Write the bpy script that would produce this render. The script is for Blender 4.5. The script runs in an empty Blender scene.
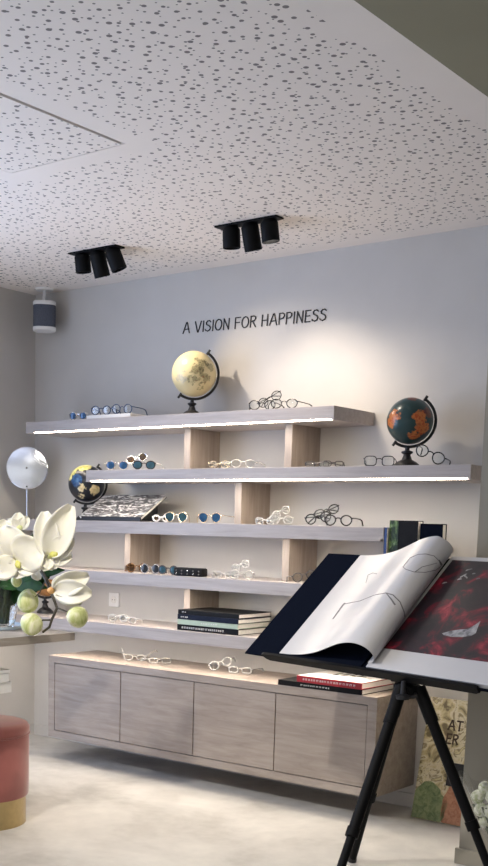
import bpy, bmesh, math, random
from mathutils import Vector, Matrix, noise as mnoise
random.seed(7)
SC = bpy.context.scene
COL = SC.collection
PI = math.pi

# ------------------------------------------------------------------ camera
F, PPX, PPY = 1125.0, 203.02, 690.82
YAW, PITCH, ROLL = 0.6723, -0.1458, 0.0248
CAM = Vector((3.7264, -4.8732, 1.3463))
_f = Vector((-math.sin(YAW), math.cos(YAW), 0)); _r = Vector((math.cos(YAW), math.sin(YAW), 0)); _u = Vector((0, 0, 1))
_f, _u = _f * math.cos(PITCH) + _u * math.sin(PITCH), _u * math.cos(PITCH) - _f * math.sin(PITCH)
_r, _u = _r * math.cos(ROLL) + _u * math.sin(ROLL), _u * math.cos(ROLL) - _r * math.sin(ROLL)
cam = bpy.data.cameras.new('camera'); co = bpy.data.objects.new('camera', cam); COL.objects.link(co)
co.matrix_world = Matrix(((_r.x, _u.x, -_f.x, CAM.x), (_r.y, _u.y, -_f.y, CAM.y), (_r.z, _u.z, -_f.z, CAM.z), (0, 0, 0, 1)))
cam.sensor_fit = 'VERTICAL'; cam.sensor_height = 36; cam.lens = F / 866 * 36
cam.shift_x = (244 - PPX) / 866; cam.shift_y = (PPY - 433) / 866
cam.clip_start = 0.05; cam.clip_end = 60
SC.camera = co

def at(px, py, ax, v):
    """the point on the plane axis = v that the photograph shows at this pixel"""
    d = _f + _r * ((px - PPX) / F) + _u * ((PPY - py) / F)
    i = 'xyz'.index(ax)
    return CAM + d * ((v - CAM[i]) / d[i])
def xat(px, y, z):
    """x of the point at height z and depth y that shows in this pixel column"""
    a = _f + _r * ((px - PPX) / F)
    n = a.cross(_u)
    return CAM.x - (n.y * (y - CAM.y) + n.z * (z - CAM.z)) / n.x
def mpp(p):
    """metres per pixel at p"""
    return (Vector(p) - CAM).dot(_f) / F

# ------------------------------------------------------------------ materials
def new_mat(name):
    m = bpy.data.materials.new(name); m.use_nodes = True
    nt = m.node_tree; b = nt.nodes['Principled BSDF']
    return m, nt, b
def N(nt, t, **kw):
    n = nt.nodes.new(t)
    for k, v in kw.items(): setattr(n, k, v)
    return n
def plain(name, col, rough=.5, metal=0., var=.06, scale=30., bump=0., spec=.5, **kw):
    m, nt, b = new_mat(name)
    tc = N(nt, 'ShaderNodeTexCoord'); nz = N(nt, 'ShaderNodeTexNoise'); nz.inputs['Scale'].default_value = scale; nz.inputs['Detail'].default_value = 4
    nt.links.new(tc.outputs['Object'], nz.inputs['Vector'])
    r = N(nt, 'ShaderNodeValToRGB')
    r.color_ramp.elements[0].position = .3; r.color_ramp.elements[1].position = .7
    r.color_ramp.elements[0].color = [c * (1 - var) for c in col] + [1]
    r.color_ramp.elements[1].color = [min(1, c * (1 + var)) for c in col] + [1]
    nt.links.new(nz.outputs['Fac'], r.inputs['Fac']); nt.links.new(r.outputs['Color'], b.inputs['Base Color'])
    b.inputs['Roughness'].default_value = rough; b.inputs['Metallic'].default_value = metal
    b.inputs['Specular IOR Level'].default_value = spec
    if bump:
        bp = N(nt, 'ShaderNodeBump'); bp.inputs['Strength'].default_value = bump; bp.inputs['Distance'].default_value = .002
        nt.links.new(nz.outputs['Fac'], bp.inputs['Height']); nt.links.new(bp.outputs['Normal'], b.inputs['Normal'])
    for k, v in kw.items(): b.inputs[k].default_value = v
    return m
def ramp(nt, stops, interp='LINEAR'):
    r = N(nt, 'ShaderNodeValToRGB'); cr = r.color_ramp; cr.interpolation = interp
    while len(cr.elements) < len(stops): cr.elements.new(.5)
    for e, (p, c) in zip(cr.elements, stops): e.position = p; e.color = list(c) + [1]
    return r
def wood(name, a, b_, rough=.45, stretch=(1.2, 18, 18)):
    m, nt, b = new_mat(name)
    tc = N(nt, 'ShaderNodeTexCoord'); mp = N(nt, 'ShaderNodeMapping'); mp.inputs['Scale'].default_value = stretch
    n1 = N(nt, 'ShaderNodeTexNoise'); n1.inputs['Scale'].default_value = 2.2; n1.inputs['Detail'].default_value = 9; n1.inputs['Roughness'].default_value = .65; n1.inputs['Distortion'].default_value = .6
    n2 = N(nt, 'ShaderNodeTexNoise'); n2.inputs['Scale'].default_value = 3; n2.inputs['Detail'].default_value = 2
    nt.links.new(tc.outputs['Object'], mp.inputs['Vector']); nt.links.new(mp.outputs[0], n1.inputs['Vector']); nt.links.new(tc.outputs['Object'], n2.inputs['Vector'])
    mx = N(nt, 'ShaderNodeMath', operation='MULTIPLY_ADD'); mx.inputs[1].default_value = .25
    nt.links.new(n2.outputs['Fac'], mx.inputs[0]); nt.links.new(n1.outputs['Fac'], mx.inputs[2])
    r = ramp(nt, [(.45, a), (.85, b_)])
    nt.links.new(mx.outputs[0], r.inputs['Fac']); nt.links.new(r.outputs['Color'], b.inputs['Base Color'])
    b.inputs['Roughness'].default_value = rough
    bp = N(nt, 'ShaderNodeBump'); bp.inputs['Strength'].default_value = .08; bp.inputs['Distance'].default_value = .002
    nt.links.new(n1.outputs['Fac'], bp.inputs['Height']); nt.links.new(bp.outputs['Normal'], b.inputs['Normal'])
    return m
def glow(name, col, s):
    m, nt, b = new_mat(name)
    b.inputs['Base Color'].default_value = (*col, 1); b.inputs['Emission Color'].default_value = (*col, 1); b.inputs['Emission Strength'].default_value = s
    return m
def thin_glass(name, tint=(1, 1, 1), gl=.12, rough=.02):
    m, nt, b = new_mat(name)
    nt.nodes.remove(b); out = nt.nodes['Material Output']
    t = N(nt, 'ShaderNodeBsdfTransparent'); t.inputs[0].default_value = (*tint, 1)
    g = N(nt, 'ShaderNodeBsdfGlossy'); g.inputs['Roughness'].default_value = rough
    lw = N(nt, 'ShaderNodeLayerWeight'); lw.inputs[0].default_value = .35
    ad = N(nt, 'ShaderNodeMath', operation='ADD'); ad.inputs[1].default_value = gl; ad.use_clamp = True
    mu = N(nt, 'ShaderNodeMath', operation='MULTIPLY'); mu.inputs[1].default_value = .2
    mx = N(nt, 'ShaderNodeMixShader')
    nt.links.new(lw.outputs['Fresnel'], mu.inputs[0]); nt.links.new(mu.outputs[0], ad.inputs[0]); nt.links.new(ad.outputs[0], mx.inputs[0])
    nt.links.new(t.outputs[0], mx.inputs[1]); nt.links.new(g.outputs[0], mx.inputs[2]); nt.links.new(mx.outputs[0], out.inputs[0])
    return m

def floor_material():
    m, nt, b = new_mat('polished concrete')
    tc = N(nt, 'ShaderNodeTexCoord')
    n1 = N(nt, 'ShaderNodeTexNoise'); n1.inputs['Scale'].default_value = 1.6; n1.inputs['Detail'].default_value = 7; n1.inputs['Roughness'].default_value = .6; n1.inputs['Distortion'].default_value = .4
    n2 = N(nt, 'ShaderNodeTexNoise'); n2.inputs['Scale'].default_value = 14; n2.inputs['Detail'].default_value = 6
    for n in (n1, n2): nt.links.new(tc.outputs['Object'], n.inputs['Vector'])
    mx = N(nt, 'ShaderNodeMath', operation='MULTIPLY_ADD'); mx.inputs[1].default_value = .25
    nt.links.new(n2.outputs['Fac'], mx.inputs[0]); nt.links.new(n1.outputs['Fac'], mx.inputs[2])
    r = ramp(nt, [(.45, (.39, .375, .35)), (.62, (.53, .515, .49)), (.85, (.66, .64, .605))])
    nt.links.new(mx.outputs[0], r.inputs[0]); nt.links.new(r.outputs[0], b.inputs['Base Color'])
    rr = N(nt, 'ShaderNodeMapRange'); rr.inputs['To Min'].default_value = .38; rr.inputs['To Max'].default_value = .6
    nt.links.new(n2.outputs['Fac'], rr.inputs['Value']); nt.links.new(rr.outputs[0], b.inputs['Roughness'])
    return m
def perforated():
    m, nt, b = new_mat('perforated acoustic board')
    tc = N(nt, 'ShaderNodeTexCoord')
    masks = []
    for sc, r0, r1, off, cut in ((18., .0060, .0092, 0., .06), (26., .0026, .0050, 3.7, .20)):
        mp = N(nt, 'ShaderNodeMapping'); mp.inputs['Location'].default_value = (off, off * .7, 0)
        v = N(nt, 'ShaderNodeTexVoronoi', voronoi_dimensions='2D', feature='F1'); v.inputs['Scale'].default_value = sc; v.inputs['Randomness'].default_value = .8
        nt.links.new(tc.outputs['Object'], mp.inputs[0]); nt.links.new(mp.outputs[0], v.inputs['Vector'])
        sp = N(nt, 'ShaderNodeSeparateColor'); nt.links.new(v.outputs['Color'], sp.inputs[0])
        mr = N(nt, 'ShaderNodeMapRange'); mr.inputs['To Min'].default_value = r0 * sc; mr.inputs['To Max'].default_value = r1 * sc
        nt.links.new(sp.outputs[0], mr.inputs['Value'])
        lt = N(nt, 'ShaderNodeMath', operation='LESS_THAN'); nt.links.new(v.outputs['Distance'], lt.inputs[0]); nt.links.new(mr.outputs[0], lt.inputs[1])
        gt = N(nt, 'ShaderNodeMath', operation='GREATER_THAN'); gt.inputs[1].default_value = cut; nt.links.new(sp.outputs[1], gt.inputs[0])
        mu = N(nt, 'ShaderNodeMath', operation='MULTIPLY'); nt.links.new(lt.outputs[0], mu.inputs[0]); nt.links.new(gt.outputs[0], mu.inputs[1])
        masks.append(mu)
    mx = N(nt, 'ShaderNodeMath', operation='MAXIMUM'); nt.links.new(masks[0].outputs[0], mx.inputs[0]); nt.links.new(masks[1].outputs[0], mx.inputs[1])
    mix = N(nt, 'ShaderNodeMix', data_type='RGBA'); mix.inputs['A'].default_value = (*CEIL, 1); mix.inputs['B'].default_value = (.24, .22, .21, 1)  # board is flat; the shade inside the holes is painted as dark dots
    nt.links.new(mx.outputs[0], mix.inputs['Factor']); nt.links.new(mix.outputs['Result'], b.inputs['Base Color'])
    b.inputs['Roughness'].default_value = .9; b.inputs['Specular IOR Level'].default_value = .1
    return m
def globe_mat(name, sea, sets, rough=.28):
    """sets: (colour stops, noise amount, blobs of (right, up, radius) on the side that faces the room)"""
    m, nt, b = new_mat(name); tilt = math.radians(33)
    tc = N(nt, 'ShaderNodeTexCoord')
    nv = N(nt, 'ShaderNodeVectorMath', operation='NORMALIZE'); nt.links.new(tc.outputs['Object'], nv.inputs[0])
    n1 = N(nt, 'ShaderNodeTexNoise'); n1.inputs['Scale'].default_value = 3.2; n1.inputs['Detail'].default_value = 6; n1.inputs['Roughness'].default_value = .6
    n2 = N(nt, 'ShaderNodeTexNoise'); n2.inputs['Scale'].default_value = 7; n2.inputs['Detail'].default_value = 4
    nt.links.new(nv.outputs[0], n1.inputs['Vector']); nt.links.new(nv.outputs[0], n2.inputs['Vector'])
    col = None
    for stops, amt, blobs in sets:
        acc = None
        # the far side carries mirrored land too
        allb = [(x, -1, z, r) for x, z, r in blobs] + [(-x, 1, z, r) for x, z, r in blobs]
        for x, sy, z, r in allb:
            y = sy * math.sqrt(max(0, 1 - x * x - z * z))
            v = Matrix.Rotation(-tilt, 3, 'Y') @ Vector((x, y, z)).normalized()
            d = N(nt, 'ShaderNodeVectorMath', operation='DOT_PRODUCT'); d.inputs[1].default_value = v
            nt.links.new(nv.outputs[0], d.inputs[0])
            q = N(nt, 'ShaderNodeMath', operation='SUBTRACT'); q.inputs[1].default_value = math.cos(r)
            nt.links.new(d.outputs['Value'], q.inputs[0])
            q2 = N(nt, 'ShaderNodeMath', operation='DIVIDE'); q2.inputs[1].default_value = r
            nt.links.new(q.outputs[0], q2.inputs[0])
            if acc is None: acc = q2
            else:
                mx = N(nt, 'ShaderNodeMath', operation='MAXIMUM'); nt.links.new(acc.outputs[0], mx.inputs[0]); nt.links.new(q2.outputs[0], mx.inputs[1]); acc = mx
        ma = N(nt, 'ShaderNodeMath', operation='MULTIPLY_ADD'); ma.inputs[1].default_value = amt
        nt.links.new(n1.outputs['Fac'], ma.inputs[0]); nt.links.new(acc.outputs[0], ma.inputs[2])
        mr = N(nt, 'ShaderNodeMapRange'); mr.inputs['From Min'].default_value = amt * .5 - .02; mr.inputs['From Max'].default_value = amt * .5 + .04
        nt.links.new(ma.outputs[0], mr.inputs['Value'])
        r_ = ramp(nt, stops); nt.links.new(n2.outputs['Fac'], r_.inputs[0])
        mix = N(nt, 'ShaderNodeMix', data_type='RGBA')
        if col is None: mix.inputs['A'].default_value = (*sea, 1)
        else: nt.links.new(col, mix.inputs['A'])
        nt.links.new(mr.outputs[0], mix.inputs['Factor']); nt.links.new(r_.outputs[0], mix.inputs['B']); col = mix.outputs['Result']
    nt.links.new(col, b.inputs['Base Color']); b.inputs['Roughness'].default_value = rough
    return m
def picture(name, stops, scale=(8, 8, 8), rough=.35, detail=8, dist=1.):
    m, nt, b = new_mat(name)
    tc = N(nt, 'ShaderNodeTexCoord'); mp = N(nt, 'ShaderNodeMapping'); mp.inputs['Scale'].default_value = scale
    n = N(nt, 'ShaderNodeTexNoise'); n.inputs['Scale'].default_value = 1; n.inputs['Detail'].default_value = detail; n.inputs['Roughness'].default_value = .62; n.inputs['Distortion'].default_value = dist
    nt.links.new(tc.outputs['Object'], mp.inputs[0]); nt.links.new(mp.outputs[0], n.inputs['Vector'])
    r = ramp(nt, stops); nt.links.new(n.outputs['Fac'], r.inputs[0]); nt.links.new(r.outputs[0], b.inputs['Base Color'])
    b.inputs['Roughness'].default_value = rough
    return m

CEIL = (.88, .82, .765)
M = {}
M['wall'] = plain('wall plaster', (.58, .56, .535), .9, var=.02, scale=6, bump=.03, spec=.2)
M['pillar'] = plain('pillar paint', (.37, .34, .275), .85, var=.02, scale=6, spec=.2)
M['ceil'] = plain('ceiling paint', CEIL, .9, var=.015, scale=5, spec=.1)
M['perf'] = perforated()
M['soffit'] = plain('olive soffit paint', (.30, .285, .205), .85, var=.03, scale=4, spec=.2)
M['floor'] = floor_material()
M['shelf'] = wood('pale grey oak', (.37, .325, .305), (.50, .455, .435))
M['cab'] = wood('grey washed oak', (.29, .24, .205), (.43, .37, .325), stretch=(1.6, 14, 14))
M['div'] = wood('beige grey oak', (.29, .24, .20), (.42, .355, .305), stretch=(14, 14, 1.5))
M['desk'] = wood('taupe oak', (.30, .26, .22), (.42, .37, .32), stretch=(14, 1.5, 14))
M['black'] = plain('matt black', (.012, .012, .014), .45, var=.15)
M['blackm'] = plain('black powder coat', (.005, .005, .0055), .55, var=.15, scale=200, spec=.12)
M['navy'] = plain('blue black cloth', (.006, .008, .015), .7, var=.2, scale=300, bump=.1, spec=.0)
M['gapdark'] = plain('shadow gap', (.05, .045, .04), .9)
M['white'] = plain('white paint', (.82, .81, .79), .5, var=.02)
M['paper'] = plain('book paper', (.80, .78, .74), .75, var=.04, scale=120)
M['gloss_paper'] = plain('glossy page', (.58, .57, .575), .30, var=.015, scale=4)
M['led'] = glow('led strip', (1.0, .88, .72), 32.)
M['lampglow'] = glow('spot lens lit', (1.0, .93, .82), 30.)
M['lampdim'] = plain('spot lens', (.5, .5, .5), .2, var=.05)
M['speaker_cloth'] = plain('blue grey speaker cloth', (.085, .095, .125), .8, var=.2, scale=250)
M['velvet'] = plain('dusty pink velvet', (.36, .115, .10), .8, var=.14, scale=9, bump=.1, **{'Sheen Weight': .7, 'Sheen Roughness': .4})
M['gold'] = plain('brushed brass', (.48, .37, .19), .32, 1., var=.06, scale=40)
M['chrome'] = plain('chrome', (.75, .76, .78), .12, 1., var=.03)
M['mirror'] = plain('mirror disc', (.86, .90, .97), .25, .9, var=.01)
M['petal'] = plain('white petal', (.82, .79, .68), .55, var=.05, scale=14, **{'Subsurface Weight': .25, 'Subsurface Radius': (.02, .02, .01)})
M['petalg'] = plain('green white petal', (.62, .64, .30), .5, var=.15, scale=40)
M['bud'] = picture('pale green bud', [(.3, (.36, .42, .10)), (.5, (.62, .64, .30)), (.68, (.80, .78, .56))], (30, 30, 14), .5, 3)
M['leaf'] = plain('dark green leaf', (.020, .062, .014), .65, spec=.15, var=.35, scale=25)
M['stem'] = plain('brown green stem', (.055, .045, .025), .6, var=.3)
M['stemg'] = plain('dark green stalk', (.035, .06, .02), .6, var=.4, scale=60)
M['lip'] = plain('yellow green lip', (.62, .60, .16), .5, var=.2, scale=40)
M['peach'] = plain('peach lip', (.75, .42, .16), .5, var=.2, scale=40)
M['glass'] = plain('vase glass', (.93, .96, .96), .02, var=.0, **{'Transmission Weight': 1., 'IOR': 1.45})
M['tray_glass'] = plain('glass dish', (.75, .87, .95), .05, var=.02, **{'Transmission Weight': .5, 'IOR': 1.45})
M['cello'] = thin_glass('cellophane', (.96, .97, .97), .16, .12)
M['lens_clear'] = thin_glass('clear lens', (.97, .98, .98), .06)
M['lens_smoke'] = thin_glass('smoke lens', (.30, .30, .32), .10)
M['lens_brown'] = thin_glass('brown lens', (.42, .30, .16), .08)
M['lens_dark'] = plain('dark lens', (.015, .017, .022), .08, var=.1)
M['lens_blue'] = plain('blue mirror lens', (.02, .075, .17), .12, .2, var=.25, scale=35)
M['lens_teal'] = plain('teal mirror lens', (.03, .08, .11), .12, .2, var=.25, scale=35)
M['crystal'] = plain('clear acetate', (.88, .87, .85), .12, var=.03, **{'Transmission Weight': .5, 'IOR': 1.3})
M['f_black'] = plain('black acetate', (.014, .013, .013), .25, var=.15)
M['f_gold'] = plain('pale gold wire', (.72, .64, .50), .25, .9, var=.08)
M['f_silver'] = plain('silver wire', (.62, .62, .64), .25, .9, var=.08)
M['f_gun'] = plain('gunmetal wire', (.10, .095, .10), .35, .6, var=.1)
M['f_tort'] = picture('tortoiseshell acetate', [(.4, (.04, .018, .008)), (.6, (.30, .15, .05))], (60, 60, 60), .25, 3)
M['f_white'] = plain('white acetate', (.82, .82, .80), .3, var=.03)
M['f_navy'] = plain('navy acetate', (.05, .08, .16), .25, var=.15)
M['globe_cream'] = globe_mat('antique globe map', (.74, .62, .34), [
    ([(.35, (.20, .17, .08)), (.5, (.50, .42, .22)), (.62, (.30, .27, .14)), (.72, (.36, .16, .07))], 1.3, [(.25, .45, .26), (.15, .02, .30), (-.02, -.36, .22), (.55, -.18, .20), (.72, .2, .2), (.3, -.58, .15)]),
    ([(.4, (.60, .52, .34)), (.6, (.48, .44, .30))], 1.2, [(-.58, -.25, .24), (-.4, .5, .2)])])
M['globe_teal'] = globe_mat('dark teal globe map', (.014, .045, .048), [
    ([(.35, (.42, .075, .02)), (.5, (.56, .19, .05)), (.65, (.36, .10, .03))], .9, [(-.70, .15, .30), (-.85, -.12, .22), (.45, .02, .33), (.55, -.38, .32), (.2, -.64, .24)]),
    ([(.4, (.10, .02, .012)), (.6, (.16, .05, .02))], .9, [(.78, .35, .24), (.1, .93, .22)])])
M['globe_black'] = globe_mat('black globe map', (.012, .014, .022), [
    ([(.4, (.015, .045, .13)), (.6, (.03, .10, .22))], .5, [(-.55, .15, .36)]),
    ([(.35, (.60, .46, .22)), (.55, (.78, .66, .38))], .8, [(-.25, -.28, .22), (.45, -.38, .30), (-.3, -.72, .20)]),
    ([(.4, (.55, .50, .14)), (.6, (.72, .68, .30))], .4, [(-.15, .92, .45), (-.68, .62, .26), (-.88, .3, .18)])])
M['globe_tan'] = globe_mat('brown globe map', (.36, .17, .055), [([(.4, (.55, .30, .10)), (.6, (.30, .12, .04))], 1., [(0, .2, .4), (-.5, -.3, .3), (.6, .3, .3)])])
M['navysea'] = plain('navy sea', (.02, .05, .13), .25, var=.2)
M['c_navy'] = plain('navy book cloth', (.010, .014, .030), .5, var=.15, spec=.12)
M['c_black'] = plain('black book cover', (.010, .010, .011), .5, var=.15, spec=.12)
M['c_green'] = plain('pale sage cover', (.46, .56, .44), .55, var=.05)
M['c_red'] = plain('red book cover', (.36, .02, .03), .45, var=.1)
M['c_white'] = plain('white book cover', (.80, .79, .78), .4, var=.02)
M['c_blue'] = plain('blue book cover', (.03, .07, .22), .5, var=.15)
M['c_plant'] = picture('leafy dark cover', [(.38, (.008, .012, .008)), (.52, (.02, .045, .015)), (.62, (.13, .22, .06)), (.72, (.50, .55, .38))], (22, 22, 14), .35, 6)
M['ink'] = plain('black ink', (.012, .012, .014), .6, var=.1)
M['print_white'] = plain('white print', (.75, .75, .72), .6, var=.03)
M['print_grey'] = plain('grey ink', (.16, .155, .16), .6, var=.2)
M['photo_red'] = picture('dark red photograph', [(.34, (.010, .010, .014)), (.50, (.025, .014, .020)), (.58, (.12, .008, .020)), (.66, (.30, .025, .045)), (.76, (.50, .10, .11))], (9, 9, 12), .28, 14, .9)
M['photo_bw'] = picture('black and white photograph', [(.40, (.02, .02, .025)), (.50, (.10, .10, .11)), (.56, (.50, .50, .51)), (.7, (.72, .72, .73))], (10, 26, 26), .3, 5, 2.5)
M['whale'] = picture('pale grey print', [(.35, (.10, .10, .11)), (.6, (.42, .42, .43))], (20, 20, 20), .35, 5)
M['map'] = picture('antique map print', [(.36, (.16, .125, .065)), (.44, (.50, .42, .23)), (.53, (.66, .60, .43)), (.58, (.22, .17, .09)), (.62, (.60, .52, .30)), (.74, (.36, .38, .22))], (9.5, 9.5, 9.5), .4, 6, 1.4)
M['map_green'] = picture('green map region', [(.35, (.10, .15, .06)), (.6, (.24, .28, .13))], (40, 40, 40), .45, 6)
M['map_red'] = picture('red map region', [(.35, (.36, .14, .07)), (.6, (.52, .26, .15))], (45, 45, 45), .45, 6)
M['brown_ink'] = plain('dark brown ink', (.045, .025, .015), .6, var=.1)
M['floret'] = picture('white green floret', [(.35, (.40, .46, .22)), (.52, (.74, .76, .60)), (.65, (.86, .86, .78))], (40, 40, 40), .6, 3)

# ------------------------------------------------------------------ mesh helper
def tag(o, label=None, cat=None, group=None, kind=None):
    if label: o['label'] = label
    if cat: o['category'] = cat
    if group: o['group'] = group
    if kind: o['kind'] = kind
    return o
ROOTM = {}
def empty(name, loc, rotz=0., label=None, cat=None, group=None, rot=None):
    o = bpy.data.objects.new(name, None); COL.objects.link(o)
    o.empty_display_size = .05
    o.location = loc; o.rotation_euler = rot if rot else (0, 0, rotz)
    ROOTM[o] = Matrix.LocRotScale(Vector(loc), o.rotation_euler, None)
    return tag(o, label, cat, group)
class MB:
    def __init__(self): self.bm = bmesh.new()
    def _tf(self, vs, mat):
        if mat is not None:
            for v in vs: v.co = mat @ v.co
    def box(self, a, b, bev=0., mat=None):
        x0, y0, z0 = a; x1, y1, z1 = b
        g = bmesh.ops.create_cube(self.bm, size=1)['verts']
        for v in g: v.co = Vector(((x0 + x1) / 2 + v.co.x * abs(x1 - x0), (y0 + y1) / 2 + v.co.y * abs(y1 - y0), (z0 + z1) / 2 + v.co.z * abs(z1 - z0)))
        if bev:
            es = list({e for v in g for e in v.link_edges})
            r = bmesh.ops.bevel(self.bm, geom=es, offset=bev, segments=2, affect='EDGES', profile=.5)
            g = list({v for f in r['faces'] for v in f.verts} | {v for v in g if v.is_valid})
        self._tf(g, mat); return self
    def tube(self, pts, r, seg=8, closed=False, cap=True, mat=None):
        pts = [Vector(p) for p in pts]; n = len(pts)
        rs = r if isinstance(r, (list, tuple)) else [r] * n
        rings = []; up = None
        for i, p in enumerate(pts):
            if closed: t = pts[(i + 1) % n] - pts[i - 1]
            else: t = pts[min(i + 1, n - 1)] - pts[max(i - 1, 0)]
            t.normalize()
            if up is None:
                up = Vector((0, 0, 1)) if abs(t.z) < .9 else Vector((1, 0, 0))
            s = t.cross(up)
            if s.length < 1e-6: s = t.orthogonal()
            s.normalize(); up = s.cross(t).normalized()
            rings.append([self.bm.verts.new(p + (s * math.cos(2 * PI * k / seg) + up * math.sin(2 * PI * k / seg)) * rs[i]) for k in range(seg)])
        m = n if closed else n - 1
        for i in range(m):
            A, B = rings[i], rings[(i + 1) % n]
            for k in range(seg): self.bm.faces.new((A[k], A[(k + 1) % seg], B[(k + 1) % seg], B[k]))
        if not closed and cap:
            self.bm.faces.new(rings[0][::-1]); self.bm.faces.new(rings[-1])
        self._tf([v for R_ in rings for v in R_], mat); return self
    def lathe(self, prof, seg=32, mat=None, close=True):
        rings = []
        for r, z in prof:
            rings.append([self.bm.verts.new((max(r, 1e-4) * math.cos(2 * PI * k / seg), max(r, 1e-4) * math.sin(2 * PI * k / seg), z)) for k in range(seg)])
        for A, B in zip(rings, rings[1:]):
            for k in range(seg): self.bm.faces.new((A[k], A[(k + 1) % seg], B[(k + 1) % seg], B[k]))
        if close:
            self.bm.faces.new(rings[0][::-1]); self.bm.faces.new(rings[-1])
        self._tf([v for R_ in rings for v in R_], mat); return self
    def sphere(self, c, r, seg=32, rings=20, scale=(1, 1, 1), mat=None):
        g = bmesh.ops.create_uvsphere(self.bm, u_segments=seg, v_segments=rings, radius=r)['verts']
        for v in g: v.co = Vector(c) + Vector((v.co.x * scale[0], v.co.y * scale[1], v.co.z * scale[2]))
        self._tf(g, mat); return self
    def prism(self, pts, d, mat=None):
        """polygon pts (3D) extruded by vector d"""
        a = [self.bm.verts.new(Vector(p)) for p in pts]; b = [self.bm.verts.new(Vector(p) + Vector(d)) for p in pts]
        n = len(pts)
        self.bm.faces.new(a[::-1]); self.bm.faces.new(b)
        for i in range(n): self.bm.faces.new((a[i], a[(i + 1) % n], b[(i + 1) % n], b[i]))
        self._tf(a + b, mat); return self
    def grid(self, fn, nu, nv, mat=None, thick=0., tdir=None):
        V = [[self.bm.verts.new(fn(i / nu, j / nv)) for j in range(nv + 1)] for i in range(nu + 1)]
        for i in range(nu):
            for j in range(nv): self.bm.faces.new((V[i][j], V[i + 1][j], V[i + 1][j + 1], V[i][j + 1]))
        vs = [v for r in V for v in r]
        if thick:
            self.bm.normal_update()
            fs = list({f for v in vs for f in v.link_faces})
            W = [[self.bm.verts.new(v.co - v.normal * thick) for v in r] for r in V]
            for i in range(nu):
                for j in range(nv): self.bm.faces.new((W[i][j], W[i][j + 1], W[i + 1][j + 1], W[i + 1][j]))
            for i in range(nu):
                for j in (0, nv): self.bm.faces.new((V[i][j], V[i + 1][j], W[i + 1][j], W[i][j]))
            for j in range(nv):
                for i in (0, nu): self.bm.faces.new((V[i][j], V[i][j + 1], W[i][j + 1], W[i][j]))
            vs += [v for r in W for v in r]
        self._tf(vs, mat); return self
    def build(self, name, mat, parent=None, smooth=False, world=False, **tg):
        bmesh.ops.recalc_face_normals(self.bm, faces=self.bm.faces[:])
        if world and parent is not None:
            rt = parent
            while rt.parent: rt = rt.parent
            inv = ROOTM[rt].inverted()
            for v in self.bm.verts: v.co = inv @ v.co
        me = bpy.data.meshes.new(name)
        self.bm.to_mesh(me); self.bm.free()
        if smooth:
            me.polygons.foreach_set('use_smooth', [True] * len(me.polygons))
        for mm in (mat if isinstance(mat, list) else [mat]): me.materials.append(mm)
        if smooth == 'auto':
            try: me.set_sharp_from_angle(angle=math.radians(35))
            except Exception: pass
        o = bpy.data.objects.new(name, me); COL.objects.link(o)
        if parent: o.parent = parent
        return tag(o, **tg)
def struct(name, mb, mat, label, cat):
    return mb.build(name, mat, label=label, cat=cat, kind='structure')
def face_to(p):
    """z rotation that turns local -y towards the camera"""
    return math.atan2(CAM.y - p[1], CAM.x - p[0]) + PI / 2

# ------------------------------------------------------------------ the room
XW, ZC = -1.524, 2.70
XP, YP = 1.772, -.706
XS, ZS = 2.141, 2.62
XR, YF = 6.0, -8.0
struct('floor', MB().box((XW - .1, YF - .1, -.1), (XR + .1, .1, 0)), M['floor'], 'pale grey polished concrete floor', 'floor')
struct('wall_back', MB().box((XW - .1, 0, 0), (XR + .1, .1, ZC + .1)), M['wall'], 'pale warm grey plaster wall behind the shelves', 'wall')
# left wall with a shop window beyond the picture's edge
mb = MB()
WY0, WY1, WZ0, WZ1 = -.95, -4.6, .30, 2.5
mb.box((XW - .1, WY0, 0), (XW, 0, ZC + .1)); mb.box((XW - .1, YF, 0), (XW, WY1, ZC + .1))
mb.box((XW - .1, WY1, 0), (XW, WY0, WZ0)); mb.box((XW - .1, WY1, WZ1), (XW, WY0, ZC + .1))
struct('wall_left', mb, M['wall'], 'plain grey plaster wall on the left of the room', 'wall')
struct('wall_right', MB().box((XP, YP, 0), (XR, -.002, ZC + .1)), M['pillar'], 'grey wall stepping forward on the right of the shelves', 'wall')
struct('wall_far_right', MB().box((XR, YF, 0), (XR + .1, YP, ZC + .1)), M['wall'], 'plain wall on the right side of the shop', 'wall')
mb = MB(); FX0, FX1, FZ = -1.2, 5.6, 2.5
mb.box((XW - .1, YF - .1, 0), (FX0, YF, ZC + .1)); mb.box((FX1, YF - .1, 0), (XR + .1, YF, ZC + .1)); mb.box((FX0, YF - .1, FZ), (FX1, YF, ZC + .1))
struct('wall_front', mb, M['wall'], 'shop front wall with a wide opening behind the camera', 'wall')
mb = MB()
for a, b in ((WY0 - .05, WY0), (WY1, WY1 + .05), ((WY0 + WY1) / 2 - .025, (WY0 + WY1) / 2 + .025)): mb.box((XW - .075, a, WZ0), (XW - .025, b, WZ1))
mb.box((XW - .075, WY1 + .05, WZ0), (XW - .025, WY0 - .05, WZ0 + .05)); mb.box((XW - .075, WY1 + .05, WZ1 - .05), (XW - .025, WY0 - .05, WZ1))
win = struct('window_1', mb, M['c_black'], 'tall dark-framed shop window in the left wall', 'window')
MB().box((XW - .053, WY1 + .05, WZ0 + .05), (XW - .047, WY0 - .05, WZ1 - .05)).build('pane', M['lens_clear'], win, kind='structure')
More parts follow.
